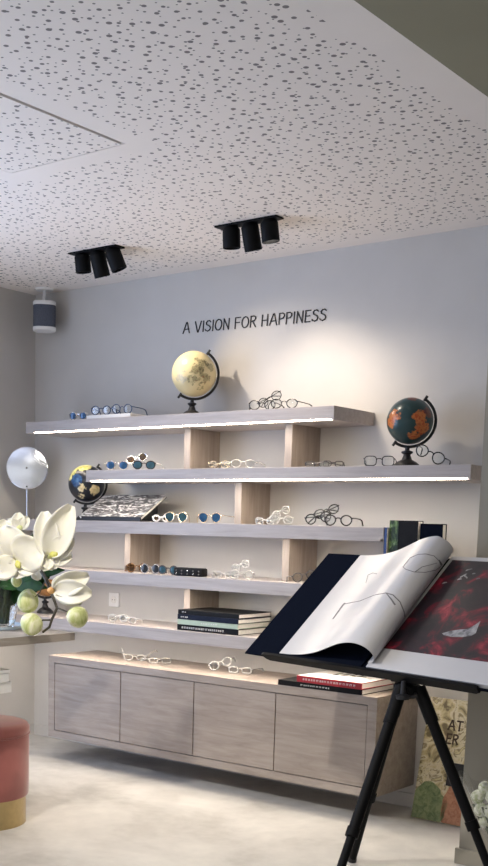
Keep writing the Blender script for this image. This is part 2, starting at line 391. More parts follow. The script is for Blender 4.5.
# ceiling: plain border boards and perforated fields around an access hatch
HX0, HX1, HY0, HY1 = .185, .792, -2.325, -1.717
bm = bmesh.new()
xs = [XW - .1, -1.42, HX0 - .10, HX0 - .002, HX1 + .002, HX1 + .09, 1.915, XS + .1]
ys = [YF - .1, -7.8, HY0 - .10, HY0 - .002, HY1 + .002, HY1 + .10, -.11, .1]
gv = {}
def gvx(i, j):
    if (i, j) not in gv: gv[i, j] = bm.verts.new((xs[i], ys[j], ZC))
    return gv[i, j]
for i in range(7):
    for j in range(7):
        if i == 3 and j == 3: continue
        f = bm.faces.new((gvx(i, j), gvx(i + 1, j), gvx(i + 1, j + 1), gvx(i, j + 1)))
        near = (2 <= i <= 4) and (2 <= j <= 4)
        f.material_index = 1 if (1 <= i <= 5 and 1 <= j <= 5 and not near) else 0
r_ = bmesh.ops.extrude_face_region(bm, geom=bm.faces[:])
for v in [g for g in r_['geom'] if isinstance(g, bmesh.types.BMVert)]: v.co.z += .1
mb = MB(); mb.bm.free(); mb.bm = bm
struct('ceiling', mb, [M['ceil'], M['perf']], 'white perforated acoustic board ceiling with plain borders', 'ceiling')
struct('ceiling_dropped', MB().box((XS, YF - .1, ZS), (XR + .1, YP - .001, ZC + .1)), M['soffit'], 'olive grey dropped ceiling at the upper right', 'ceiling')
hatch = empty('ceiling_hatch', ((HX0 + HX1) / 2, (HY0 + HY1) / 2, ZC - .003), 0, 'square perforated access panel set in the ceiling at the left', 'hatch')
mb = MB()
g_ = .010
mb.bm.faces.new([mb.bm.verts.new(p) for p in ((HX0 + g_, HY0 + g_, ZC - .003), (HX1 - g_, HY0 + g_, ZC - .003), (HX1 - g_, HY1 - g_, ZC - .003), (HX0 + g_, HY1 - g_, ZC - .003))])
r_ = bmesh.ops.extrude_face_region(mb.bm, geom=mb.bm.faces[:])
for v in [g for g in r_['geom'] if isinstance(g, bmesh.types.BMVert)]: v.co.z += .05
for v in mb.bm.verts: v.co -= Vector(hatch.location)
mb.bm.normal_update()
for f in mb.bm.faces: f.material_index = 0 if abs(f.normal.z) > .5 else 1
hp = mb.build('panel', [M['perf'], M['ceil']], hatch)
MB().box((HX0 - .001, HY0 - .001, ZC + .05), (HX1 + .001, HY1 + .001, ZC + .07)).build('backing_frame', M['gapdark'], hatch, world=True)
struct('baseboard_left', MB().box((XW, WY1, 0), (XW + .012, -.012, .07), .002), M['wall'], 'low painted baseboard along the left wall', 'baseboard')
struct('baseboard_back', MB().box((XW, -.012, 0), (XP, 0, .07), .002), M['wall'], 'low painted baseboard along the back wall', 'baseboard')
struct('baseboard_right', MB().box((XP - .012, YP - .014, 0), (XR, YP, .065), .002), M['pillar'], 'low grey baseboard at the foot of the right wall', 'baseboard')

# ------------------------------------------------------------------ wall shelves
D = .3633; T = .0633
Z = {1: 1.908, 2: 1.632, 3: 1.3586, 4: 1.0838, 5: .801}
SX = {1: (-1.209, .866), 2: (-.725, 1.563), 3: (XW + .001, 1.156), 4: (-1.15, 1.50), 5: (-1.35, 1.25)}
shelf = empty('floating_shelf', (.2, 0, Z[5] - T), 0, 'pale grey oak wall shelving of five staggered boards with short dividers', 'shelf')
LED_X = {1: (-1.14, .85), 2: (-.69, 1.55), 3: (-1.45, 1.14), 4: (-1.1, 1.48), 5: (-1.32, 1.23)}
for k in range(1, 6):
    x0, x1 = SX[k]; lx0, lx1 = LED_X[k]
    z1, z0 = Z[k], Z[k] - T
    mb = MB()
    # board with a rebate along the lower front edge for the strip
    q = .010 if k <= 2 else .0
    zr = z0 + {1: .0042, 2: .0072}.get(k, .012)
    mb.box((x0, -D, zr), (x1, -.001, z1), .0015)
    mb.box((x0, -D + .030, z0), (x1, -.001, zr + .0005), .001)
    if k > 2: mb.box((x0, -D, z0 - .001), (x1, -D + .005, z0 + .0125), .001)
    for a, b in ((x0, lx0), (lx1, x1)):
        if b - a > .003: mb.box((a, -D, z0), (b, -D + .031, zr + .0005))
    sb = mb.build('shelf_board', M['shelf'], shelf, world=True)
    MB().box((lx0, -D + (.002 if k <= 2 else .006), z0 + .0015), (lx1, -D + .029, zr - .0005)).build('led_strip', M['led'], shelf, world=True)
for (x1, up, lo) in ((-.077, 1, 2), (.562, 1, 2), (.265, 2, 3), (-.490, 3, 4), (.570, 3, 4), (-.056, 4, 5)):
    MB().box((x1 - .042, -.252, Z[lo]), (x1, -.001, Z[up] - T), .001).build('divider', M['div'], shelf, world=True)

# ------------------------------------------------------------------ cabinet
CX0, CX1, CD, CZ0, CZ1 = -.978, 1.1835, .398, .115, .588
cab = empty('hanging_cabinet', ((CX0 + CX1) / 2, -CD / 2, CZ0), 0, 'long grey oak wall-hung cabinet with four plain doors below the shelves', 'cabinet')
m_, mz = .0488, .040
mb = MB()
mb.box((CX0, -CD, CZ1 - mz), (CX1, -.001, CZ1), .001); mb.box((CX0, -CD, CZ0), (CX1, -.001, CZ0 + mz), .001)
mb.box((CX0, -CD, CZ0 + mz), (CX0 + m_, -.001, CZ1 - mz)); mb.box((CX1 - m_, -CD, CZ0 + mz), (CX1, -.001, CZ1 - mz))
mb.build('carcass', M['cab'], cab, world=True)
MB().box((CX0 + m_, -CD + .03, CZ0 + mz), (CX1 - m_, -.02, CZ1 - mz)).build('inner_box', M['gapdark'], cab, world=True)
dp = (CX1 - CX0 - 2 * m_) / 4
for i in range(4):
    a = CX0 + m_ + i * dp
    MB().box((a + .003, -CD + .001, CZ0 + mz + .004), (a + dp - .003, -CD + .022, CZ1 - mz - .004), .0008).build('door', M['cab'], cab, world=True)

# ------------------------------------------------------------------ lettering
GL = {'A': [[(0, 0), (.28, 1), (.36, 1), (.62, 0)], [(.10, .36), (.54, .36)]],
      'V': [[(0, 1), (.27, 0), (.33, 0), (.58, 1)]], 'I': [[(.05, 0), (.05, 1)]],
      'S': [[(.46, .86), (.34, .98), (.16, .96), (.05, .82), (.08, .64), (.24, .54), (.40, .44), (.47, .26), (.40, .08), (.22, .0), (.04, .08), (0, .16)]],
      'O': [[(.30 + .30 * math.cos(a * PI / 8), .5 + .5 * math.sin(a * PI / 8)) for a in range(17)]],
      'N': [[(.03, 0), (.03, 1), (.50, 0), (.50, 1)]], 'F': [[(.03, 0), (.03, 1), (.46, 1)], [(.03, .54), (.40, .54)]],
      'R': [[(.03, 0), (.03, 1), (.30, 1), (.44, .90), (.46, .74), (.36, .58), (.03, .50)], [(.20, .52), (.48, 0)]],
      'H': [[(.03, 0), (.03, 1)], [(.50, 0), (.50, 1)], [(.03, .5), (.50, .5)]],
      'P': [[(.03, 0), (.03, 1), (.30, 1), (.44, .90), (.46, .72), (.36, .54), (.03, .46)]],
      'E': [[(.44, 0), (.03, 0), (.03, 1), (.44, 1)], [(.03, .52), (.38, .52)]],
      'T': [[(.27, 0), (.27, 1)], [(0, 1), (.54, 1)]], 'L': [[(.03, 1), (.03, 0), (.44, 0)]], 'G': [[(.5, .84), (.36, .99), (.16, .95), (.02, .7), (.02, .3), (.16, .04), (.38, .02), (.52, .16), (.52, .46), (.32, .46)]]}
GW = {'A': .62, 'V': .58, 'I': .10, 'S': .48, 'O': .60, 'N': .54, 'F': .46, 'R': .49, 'H': .54, 'P': .46, 'E': .44, 'T': .54, 'L': .44, 'G': .53}
def ribbon(mb, pts, w, th, fn):
    """flat strokes of width w and height th; fn maps (x, y, off) to 3D"""
    for (ax, ay), (bx, by) in zip(pts, pts[1:]):
        d = Vector((bx - ax, by - ay)); L = d.length
        if L < 1e-6: continue
        d /= L; n = Vector((-d.y, d.x)) * w / 2; e = d * w * .45
        q = [(ax - e.x + n.x, ay - e.y + n.y), (bx + e.x + n.x, by + e.y + n.y), (bx + e.x - n.x, by + e.y - n.y), (ax - e.x - n.x, ay - e.y - n.y)]
        lo = [mb.bm.verts.new(fn(x, y, 0)) for x, y in q]; hi = [mb.bm.verts.new(fn(x, y, th)) for x, y in q]
        mb.bm.faces.new(lo); mb.bm.faces.new(hi[::-1])
        for i in range(4): mb.bm.faces.new((lo[i], lo[(i + 1) % 4], hi[(i + 1) % 4], hi[i]))
TXT = 'A VISION FOR HAPPINESS'
LH = .054
tot = sum(.36 if c == ' ' else GW[c] + .17 for c in TXT) - .17
tx0, tx1, tz0, tz1 = -.352, .566, 2.380, 2.367
sx = (tx1 - tx0) / tot
let = empty('lettering', (tx0, 0, tz0), 0, 'thin black letters spelling A VISION FOR HAPPINESS on the back wall', 'lettering')
cx = 0.
for c in TXT:
    if c == ' ': cx += .36; continue
    mb = MB()
    for st in GL[c]:
        ribbon(mb, [(tx0 + (cx + x + .05 * y) * sx, tz0 + (tz1 - tz0) * cx / tot + y * LH) for x, y in st], .0050, .004, lambda x, y, o: Vector((x, -.0005 - o, y)))
    mb.build('letter', M['ink'], let, world=True)
    cx += GW[c] + .17

# ------------------------------------------------------------------ ceiling spotlights
def track(px, label, heads, lit):
    a, b, c = px
    pa, pb, pc = at(*a, 'z', ZC), at(*b, 'z', ZC), at(*c, 'z', ZC)
    x0, x1, y0, y1 = pa.x, pc.x, (pa.y + pb.y) / 2, pc.y
    t = empty('ceiling_spotlight', ((x0 + x1) / 2, (y0 + y1) / 2, ZC), 0, label, 'spotlight', 'triple spotlights on the ceiling')
    MB().box((x0, y0, ZC - .008), (x1, y1, ZC - .0005), .001).build('plate', M['blackm'], t, world=True)
    L = x1 - x0
    for i, (fx, dirv, ln) in enumerate(heads):
        top = Vector((x0 + L * fx, (y0 + y1) / 2, ZC - .008)); d = Vector(dirv).normalized()
        rot = d.to_track_quat('-Z', 'Y').to_matrix().to_4x4()
        mt = Matrix.Translation(top - Vector((0, 0, .012))) @ rot
        R_ = .040
        h = MB().lathe([(.0, .018), (R_ * .55, .018), (R_ * .97, .0), (R_, -.004), (R_, -ln + .002), (R_ * .97, -ln), (R_ * .86, -ln), (R_ * .84, -ln + .042), (0, -ln + .042)], 28, mat=mt, close=False).build('lamp_head', M['blackm'], t, smooth='auto', world=True)
        MB().tube([top, top - Vector((0, 0, .02))], .012, 12).build('swivel', M['blackm'], h, world=True)
        MB().lathe([(0, -ln + .040), (R_ * .8, -ln + .040), (R_ * .8, -ln + .034), (0, -ln + .032)], 24, mat=mt, close=False).build('lens', M['lampglow'] if lit[i] else M['lampdim'], h, smooth='auto', world=True)
    return t
trL = track(((68, 252.6), (115, 244), (125, 247)), 'left black ceiling spotlight with three cylinder heads, nearer the speaker',
            [(.20, (.05, .10, -1), .078), (.52, (.05, .34, -1), .112), (.84, (.30, .30, -1), .095)], (0, 0, 0))
trR = track(((215, 226), (275, 214), (284, 217.5)), 'right black ceiling spotlight with three cylinder heads, above the lettering',
            [(.22, (0, .08, -1), .082), (.52, (.05, .28, -1), .105), (.83, (.10, .10, -1), .082)], (0, 1, 1))

# ------------------------------------------------------------------ speaker in the corner
sp0 = at(44.5, 302, 'y', -.12); sp1 = at(44, 332, 'y', -.12)
sx_, zt, zb = sp0.x, sp0.z, sp1.z
spk = empty('loudspeaker', (sx_, -.12, zb), face_to((sx_, -.12)), 'white and blue grey rounded speaker hanging in the ceiling corner', 'speaker')
hs = zt - zb
def rsq(r, z, n=40, e=3.2):
    out = []
    for k in range(n):
        a = 2 * PI * k / n; c, s = math.cos(a), math.sin(a)
        q = (abs(c) ** e + abs(s) ** e) ** (-1 / e)
        out.append((r * q * c, r * q * s * .95, z))
    return out
def loft(mb, rings):
    vs = [[mb.bm.verts.new(p) for p in r] for r in rings]
    n = len(vs[0])
    for A, B in zip(vs, vs[1:]):
        for k in range(n): mb.bm.faces.new((A[k], A[(k + 1) % n], B[(k + 1) % n], B[k]))
    mb.bm.faces.new(vs[0][::-1]); mb.bm.faces.new(vs[-1]); return mb
R_ = .066
loft(MB(), [rsq(R_ * .96, .022), rsq(R_, .024), rsq(R_, hs - .024), rsq(R_ * .96, hs - .022)]).build('grille', M['speaker_cloth'], spk, smooth='auto')
loft(MB(), [rsq(R_ * .80, 0), rsq(R_ * .98, .005), rsq(R_ * 1.02, .012), rsq(R_ * 1.02, .023)]).build('bottom_cap', M['white'], spk, smooth='auto')
loft(MB(), [rsq(R_ * 1.02, hs - .023), rsq(R_ * 1.02, hs - .006), rsq(R_ * .97, hs), rsq(R_ * .5, hs + .001)]).build('top_cap', M['white'], spk, smooth='auto')
br = MB().tube([(0, .01, hs - .004), (-.005, .02, hs + .02), (0, .015, ZC - zb - .02), (0, .015, ZC - zb)], .009, 10)
br.build('bracket', M['white'], spk, smooth='auto')
MB().lathe([(0, ZC - zb - .014), (.05, ZC - zb - .012), (.055, ZC - zb)], 24, mat=Matrix.Translation((0, .015, 0))).build('ceiling_plate', M['white'], spk, smooth='auto')
MB().box((-.02, R_ * .93, .03), (.02, R_ * .93 + .02, hs - .03), .004).build('back_cover', M['white'], spk)

# ------------------------------------------------------------------ globes
def globe(px, pr, zbase, y, mat, label, tilt, axis_top, name='desk_globe', base_r=.055, arm_r=.0068, extra=None, zc_off=None):
    """px: centre of the ball in the picture, pr its radius in pixels"""
    c = at(px[0], px[1], 'y', y); R_ = pr * mpp(c)
    t = empty(name, (c.x, y, zbase), face_to(c), label, 'globe', 'desk globes on the shelves')
    h = c.z - zbase
    ax = Vector((math.sin(tilt), 0, math.cos(tilt)))
    side = Vector((math.cos(tilt), 0, -math.sin(tilt)))
    C_ = Vector((0, 0, h))
    ball = MB().sphere((0, 0, 0), R_, 48, 32)
    bo = ball.build('globe_ball', mat, t, smooth=True); bo.location = C_; bo.rotation_euler = (0, tilt, 0)
    Ra = R_ * 1.10
    pts = [C_ + ax * Ra * math.cos(a) + side * Ra * math.sin(a) for a in [PI * k / 24 for k in range(25)]]
    MB().tube(pts, arm_r, 8).build('meridian_arm', M['black'], t, smooth='auto')
    for q in (1, -1): MB().tube([C_ + ax * R_ * 1.02 * q, C_ + ax * R_ * 1.27 * q], arm_r * .9, 8).build('axis_pin', M['black'], t, smooth='auto')
    low = min(p.z for p in pts)
    bx = pts[min(range(25), key=lambda i: pts[i].z)].x
    s = base_r
    hh = max(low, .02)
    MB().lathe([(s, 0), (s, .006), (s * .95, .013), (s * .70, .026), (s * .38, .036), (s * .24, hh * .62), (s * .42, hh * .70), (s * .42, hh * .77), (s * .18, hh * .82), (s * .16, hh)], 28, mat=Matrix.Translation((bx, 0, 0))).build('base', M['black'], t, smooth='auto')
    return t, bo, R_
g1 = globe((194, 374), 22.3, Z[1], -.19, M['globe_cream'], 'cream antique globe in a black arm on the top shelf', math.radians(33), None)
g2 = globe((410, 421), 23, Z[2], -.19, M['globe_teal'], 'dark teal globe with orange continents on the second shelf', math.radians(33), None, base_r=.062)
g3 = globe((86.5, 483.5), 18.2, Z[3], -.17, M['globe_black'], 'black and cream globe partly behind the left end of the second shelf', math.radians(33), None)
g4 = globe((46, 583), 13.5, Z[5], -.17, M['globe_tan'], 'small brown globe on the lowest shelf behind the orchid', math.radians(33), None, base_r=.05)

# ------------------------------------------------------------------ mirror disc on a stand
mc = at(27, 468, 'y', -.20); mr = 20.3 * mpp(mc)
mi = empty('mirror_stand', (mc.x, -.20, Z[3]), face_to(mc) - .12, 'round mirror disc on a thin chrome pole at the left end of the third shelf', 'mirror')
hz = mc.z - Z[3]
rx = Matrix.Translation((0, 0, hz)) @ Matrix.Rotation(PI / 2, 4, 'X')
MB().lathe([(0, .016)] + [(mr * k / 10 * .985, .016 - .012 * (k / 10) ** 2) for k in range(1, 11)] + [(mr * .985, -.002), (0, -.002)], 64, mat=rx, close=False).build('mirror_disc', M['mirror'], mi, smooth='auto')
MB().tube([(mr * math.cos(2 * PI * k / 64), 0, hz + mr * math.sin(2 * PI * k / 64)) for k in range(64)], .0035, 8, closed=True).build('rim', M['chrome'], mi, smooth='auto')
MB().tube([(0, 0, .006), (0, 0, hz - mr)], .0032, 10).build('pole', M['chrome'], mi, smooth='auto')
MB().lathe([(.06, 0), (.06, .004), (.01, .007), (.004, .010)], 32).build('base', M['chrome'], mi, smooth='auto')
MB().lathe([(0, .021), (.005, .020), (.006, .014)], 12, mat=rx).build('screw', M['black'], mi, smooth='auto')
MB().lathe([(0, .012), (.004, .011), (.005, .002)], 12, mat=rx @ Matrix.Translation((0, -mr * .9, 0))).build('screw', M['black'], mi, smooth='auto')

# ------------------------------------------------------------------ eyeglasses
def rim_shape(kind, w, h):
    pts = []
    for k in range(28):
        a = 2 * PI * k / 28; c, s = math.cos(a), math.sin(a)
        if kind == 'round': x, y = c * w / 2, s * h / 2
        elif kind == 'panto':
            x, y = c * w / 2 * (1 + .10 * s), s * h / 2
        elif kind == 'aviator':
            x, y = c * w / 2 * (1 + .16 * s) + (.0), s * h / 2 * (1 - .10 * c * (1 if s < 0 else 0))
        else:
            e = 3.6; q = (abs(c) ** e + abs(s) ** e) ** (-1 / e); x, y = c * q * w / 2, s * q * h / 2
        pts.append((x, y))
    return pts
def glasses(loc, rotz, label, frame, lens, kind='round', w=.135, h=.040, rim=.0024, group=None, rotx=0., roty=0., folded=False, temple_mat=None, cat='glasses', name='eyeglasses', spread=.0):
    cat = 'sunglasses' if name == 'sunglasses' else 'glasses'
    group = group or (cat if cat == 'sunglasses' else 'eyeglasses') + ' set out on the shelves'
    if any(abs(loc[2] - .0005 - q) < 1e-4 for q in list(Z.values()) + [CZ1]):      # rest the lower corner on the board
        loc = (loc[0], loc[1], loc[2] + w * .5 * abs(math.sin(roty)) * .9)
    t = empty(name, loc, 0, label, cat, group, rot=(rotx, roty, rotz))
    lw = w * .40; cxs = w * .5 - lw / 2
    mb = MB(); zc = h / 2 + rim
    for s in (-1, 1):
        P = [(s * (cxs + x), 0, zc + z) if s > 0 else (-(cxs + x), 0, zc + z) for x, z in rim_shape(kind, lw, h)]
        mb.tube(P, rim, 6, closed=True)
        mb.tube([(s * (w / 2 - .001), 0, zc + h * .22), (s * (w / 2 + .004), .004, zc + h * .24)], rim * 1.1, 6)
    b0 = cxs - lw / 2
    mb.tube([(-b0 - .001, 0, zc + h * .12), (-b0 * .5, -.001, zc + h * .24), (b0 * .5, -.001, zc + h * .24), (b0 + .001, 0, zc + h * .12)], rim * .95, 6)
    mb.build('front_frame', frame, t, smooth='auto')
    for s in (-1, 1):
        lm = MB()
        P = [(s * (cxs + x * .97), 0, zc + z * .97) for x, z in rim_shape(kind, lw, h)]
        n = len(P)
        def ring(k, off): return [lm.bm.verts.new((s * cxs + (p[0] - s * cxs) * k, off, zc + (p[2] - zc) * k)) for p in P]
        r0, r1, r2 = ring(1, -.0002), ring(.55, -.0022), ring(1, .0012)
        c0 = lm.bm.verts.new((s * cxs, -.003, zc))
        for k in range(n):
            lm.bm.faces.new((r0[k], r0[(k + 1) % n], r1[(k + 1) % n], r1[k])); lm.bm.faces.new((r1[k], r1[(k + 1) % n], c0))
            lm.bm.faces.new((r2[(k + 1) % n], r2[k], r0[k], r0[(k + 1) % n]))
        lm.bm.faces.new(r2)
        lm.build('lens', lens, t, smooth='auto')
        L = w * 1.0
        e = (s * (w / 2 + .004), .004, zc + h * .24)
        tm = MB()
        if folded:
            q = -1 if s > 0 else 1
            yy = .008 if s > 0 else .013
            pts = [e, (e[0], yy, e[2]), (e[0] + q * L * .35, yy + .004, e[2] - .002), (e[0] + q * L * .72, yy + .006, e[2] - .006), (e[0] + q * L * .97, yy + .007, e[2] - h * .55)]
        else:
            k = s * spread
            pts = [e, (e[0] + k * .3, L * .35, e[2] - .001), (e[0] + k * .7, L * .72, e[2] - .004), (e[0] + k * .9, L * .86, e[2] - h * .22), (e[0] + k, L, max(rim, e[2] - h * .80))]
        tm.tube(pts, [rim * .95, rim * .9, rim * .9, rim * 1.15, rim * 1.05], 6)
        tm.build('temple', temple_mat or frame, t, smooth='auto')
    return t
def on(px, k, y, dz=0.):
    z = (CZ1 if k == 6 else Z[k]) + dz
    return (xat(px, y, z), y, z + .0005)
YG = -.325
FZ_ = .38     # glasses turned a little towards the room
# top shelf
glasses(on(78, 1, YG), .30, 'blue-lensed sunglasses at the left end of the top shelf', M['f_silver'], M['lens_blue'], 'round', .105, .040, .0028, folded=True, name='sunglasses')
gt = on(109.5, 1, -.30)
t = empty('display_tray', (gt[0], -.27, Z[1]), 0, 'flat white display tray on the left of the top shelf', 'tray')
tw0, tw1 = xat(87, -.33, Z[1]), xat(131, -.33, Z[1])
MB().box((tw0, -.335, Z[1] + .0005), (tw1, -.21, Z[1] + .020), .002).build('tray_body', M['white'], t, world=True)
MB().box((tw0 + .008, -.327, Z[1] + .020), (tw1 - .008, -.218, Z[1] + .022), .0005).build('felt_pad', M['paper'], t, world=True)
zt_ = .0215
glasses(on(101, 1, -.315, zt_), .26, 'round dark-rimmed eyeglasses, left of the two pairs on the white tray', M['f_navy'], M['lens_clear'], 'round', .118, .045, .0026)
glasses(on(122, 1, -.315, zt_), .26, 'round dark-rimmed eyeglasses, right of the two pairs on the white tray', M['f_navy'], M['lens_clear'], 'round', .118, .047, .0026, spread=.03)
glasses(on(262, 1, YG), .42, 'black round eyeglasses at the left of the heap on the top shelf', M['f_black'], M['lens_clear'], 'round', .128, .043, .0026, spread=.02)
glasses(on(284, 1, YG - .01), .35, 'black round eyeglasses at the right of the heap on the top shelf', M['f_black'], M['lens_clear'], 'panto', .128, .042, .0026, spread=.045)
glasses(on(272, 1, -.27, .036), .55, 'thin black eyeglasses lying tilted across the heap on the top shelf', M['f_black'], M['lens_clear'], 'round', .120, .042, .0022, roty=-.50, rotx=.2, folded=True)
# second shelf
glasses(on(117, 2, YG), .35, 'blue mirrored sunglasses at the left of the second shelf', M['f_silver'], M['lens_blue'], 'round', .125, .046, .0028, name='sunglasses')
glasses(on(144, 2, YG), .35, 'dark blue-lensed sunglasses right of the mirrored blue pair on the second shelf', M['f_black'], M['lens_teal'], 'panto', .125, .042, .0030, name='sunglasses', temple_mat=M['f_white'])
glasses(on(137.5, 2, -.30, .040), .5, 'brown-lensed silver sunglasses propped on top of the dark pair on the second shelf', M['f_silver'], M['lens_brown'], 'round', .112, .040, .0028, name='sunglasses', roty=-.25, rotx=-.25, folded=True)
glasses(on(219, 2, YG), .30, 'pale gold eyeglasses beside the divider at the middle of the second shelf', M['f_gold'], M['lens_clear'], 'round', .108, .034, .0024, folded=True)
glasses(on(243, 2, YG), .62, 'pale clear eyeglasses with temples stretched out on the second shelf', M['crystal'], M['lens_clear'], 'panto', .118, .038, .0028, spread=.05)
glasses(on(317, 2, YG), .20, 'low thin dark eyeglasses lying just right of the second divider on the second shelf', M['f_gun'], M['lens_clear'], 'rect', .118, .022, .0022, spread=.02)
glasses(on(333, 2, YG), .75, 'thin dark eyeglasses lying under the right end of the top shelf', M['f_gun'], M['lens_clear'], 'rect', .095, .024, .0022, spread=.02)
glasses(on(379, 2, YG), .45, 'black square eyeglasses left of the teal globe', M['f_black'], M['lens_clear'], 'rect', .132, .042, .0022)
glasses(on(427, 2, -.28), .25, 'large black eyeglasses tilted up right of the teal globe', M['f_black'], M['lens_clear'], 'panto', .135, .050, .0030, roty=.42, spread=.0)
# third shelf
glasses(on(161, 3, YG), .5, 'small white-framed sunglasses against the tilted magazine on the third shelf', M['f_white'], M['lens_brown'], 'round', .085, .030, .0045, name='sunglasses', folded=True)
glasses(on(176, 3, YG), .62, 'gold sunglasses with blue mirrored lenses, right of the tilted magazine', M['f_gold'], M['lens_teal'], 'aviator', .115, .050, .0026, name='sunglasses')
glasses(on(209.5, 3, YG), .30, 'blue mirrored aviator sunglasses standing alone left of the third shelf divider', M['f_gold'], M['lens_blue'], 'aviator', .118, .050, .0026, name='sunglasses', spread=.05)
glasses(on(265, 3, YG), .2, 'clear eyeglasses lying low just right of the third shelf divider', M['crystal'], M['lens_clear'], 'rect', .10, .028, .0030, folded=True)
glasses(on(281, 3, YG), .55, 'clear round eyeglasses at the foot of the small clear heap on the third shelf', M['crystal'], M['lens_clear'], 'round', .110, .040, .0032, folded=True)
glasses(on(283, 3, -.30, .040), .7, 'clear round eyeglasses on top of the small clear heap on the third shelf', M['crystal'], M['lens_clear'], 'round', .085, .038, .0030, roty=-.5, folded=True)
glasses(on(319, 3, YG), .40, 'black eyeglasses leaning at the left of the black heap on the third shelf', M['f_black'], M['lens_clear'], 'panto', .120, .046, .0034, roty=-.18, folded=True)
glasses(on(338, 3, YG - .01), .30, 'thick black eyeglasses at the right of the black heap on the third shelf', M['f_black'], M['lens_clear'], 'panto', .128, .046, .0036, spread=.02)
glasses(on(328, 3, -.29, .045), .45, 'black eyeglasses resting on top of the black heap on the third shelf', M['f_black'], M['lens_clear'], 'panto', .118, .042, .0032, roty=-.35, rotx=-.2, folded=True)
# fourth shelf
glasses(on(137, 4, YG), .75, 'brown tortoiseshell sunglasses at the left of the fourth shelf', M['f_tort'], M['lens_brown'], 'panto', .110, .046, .0040, name='sunglasses')
glasses(on(150, 4, YG - .012), .25, 'round sunglasses with pale rims next to the tortoiseshell pair', M['f_silver'], M['lens_dark'], 'round', .110, .048, .0030, name='sunglasses')
glasses(on(168, 4, YG), .28, 'grey-lensed sunglasses left of the black studded case on the fourth shelf', M['f_gun'], M['lens_teal'], 'round', .108, .044, .0034, name='sunglasses')
glasses(on(223, 4, YG), .30, 'flat clear eyeglasses lying left of the clear heap on the fourth shelf', M['crystal'], M['lens_clear'], 'rect', .118, .030, .0030, spread=.02)
glasses(on(241, 4, YG - .01), .60, 'clear eyeglasses at the foot of the clear heap on the fourth shelf', M['crystal'], M['lens_clear'], 'round', .112, .042, .0036)
glasses(on(242, 4, -.30, .044), .35, 'clear eyeglasses on top of the clear heap on the fourth shelf', M['crystal'], M['lens_clear'], 'round', .090, .040, .0032, roty=-.4, folded=True)
glasses(on(305, 4, YG), .85, 'dark thin eyeglasses on the fourth shelf beside the big book cover', M['f_gun'], M['lens_clear'], 'panto', .115, .042, .0026, roty=-.2)
# black studded case
cs = at(190, 577, 'y', YG); cw0, cw1 = xat(177, YG, Z[4]), xat(204, YG, Z[4])
t = empty('glasses_case', ((cw0 + cw1) / 2, YG, Z[4]), .05, 'small black studded glasses case on the fourth shelf', 'case')
w_ = (cw1 - cw0) / 2
MB().box((-w_, -.028, .0005), (w_, .03, .044), .008).build('case_body', M['c_black'], t, smooth='auto')
for rr_ in range(2):
    for k in range(5):
        MB().sphere((-w_ + .018 + k * (2 * w_ - .036) / 4, -.028, .012 + rr_ * .016), .0045, 10, 6).build('stud', M['f_gun'] if (rr_ + k) % 3 else M['f_silver'], t, smooth=True)
# lowest shelf and cabinet top
glasses(on(118, 5, YG + .05), .45, 'clear eyeglasses lying below the wall socket on the lowest shelf', M['crystal'], M['lens_clear'], 'round', .112, .040, .0034, folded=True)
glasses(on(127, 5, YG), .35, 'white clear eyeglasses at the front of the lowest shelf below the socket', M['crystal'], M['lens_clear'], 'round', .095, .034, .0034, roty=.2)
glasses(on(135, 6, -.22), .5, 'clear eyeglasses with raised temples at the left on the cabinet top', M['crystal'], M['lens_clear'], 'round', .120, .034, .0034, rotx=.35, spread=.04)
glasses(on(160, 6, -.20), .9, 'flat clear eyeglasses right of the raised pair on the cabinet top', M['crystal'], M['lens_clear'], 'rect', .120, .026, .0030, spread=.02)
glasses(on(222, 6, -.22), .55, 'white clear eyeglasses leaning up at the middle of the cabinet top', M['crystal'], M['lens_clear'], 'round', .120, .044, .0036, roty=-.35)
glasses(on(240, 6, -.20), .35, 'low clear eyeglasses beside the leaning pair at the middle of the cabinet top', M['crystal'], M['lens_clear'], 'rect', .120, .028, .0034, spread=.03)

# ------------------------------------------------------------------ books
def book_flat(loc, rotz, w, d, th, cover, label, group=None, top=None, spine_text=None, name='book'):
    """spine towards local -y; w along x, d along y"""
    t = empty(name, loc, rotz, label, 'book', group)
    c = .003
    mb = MB(); mb.box((-w / 2, 0, 0), (w / 2, d, c), .0006); mb.box((-w / 2, 0, th - c), (w / 2, d, th), .0006); mb.box((-w / 2, -.002, 0), (w / 2, c, th), .0012)
    mb.build('cover', cover, t)
    MB().box((-w / 2 + .004, c, c), (w / 2 - .004, d - .004, th - c)).build('pages', M['paper'], t)
    if top: MB().box((-w / 2 + .001, .004, th), (w / 2 - .001, d - .001, th + .0012)).build('front_cover', top, t)
    if spine_text:
        mb = MB(); x = -w / 2 + spine_text[0] * w
        random.seed(int(w * 1000) + int(th * 9000))
        while x < -w / 2 + spine_text[1] * w:
            l = random.uniform(.006, .016)
            zc = th / 2; hh = th * spine_text[2]
            for _ in range(2): mb.box((x + _ * l * .5, -.0026, zc - hh / 2), (x + _ * l * .5 + .0022, -.0018, zc + hh / 2))
            mb.box((x, -.0026, zc + hh / 2 - .0018), (x + l * .8, -.0018, zc + hh / 2))
            x += l + .004
        mb.build('spine_lettering', M['print_white'], t)
    return t
bw = .40; bx = .139
zz = Z[5] + .0005
grp = 'books in the stack on the lowest shelf'
book_flat((bx, -.345, zz), 0, bw, .285, .030, M['c_black'], 'black hardback with pale spine lettering at the bottom of the shelf stack', grp, spine_text=(.08, .78, .34))
book_flat((bx - .002, -.343, zz + .0305), .01, bw * .98, .280, .026, M['c_green'], 'pale sage green hardback second from the bottom of the shelf stack', grp, spine_text=(.4, .65, .22))
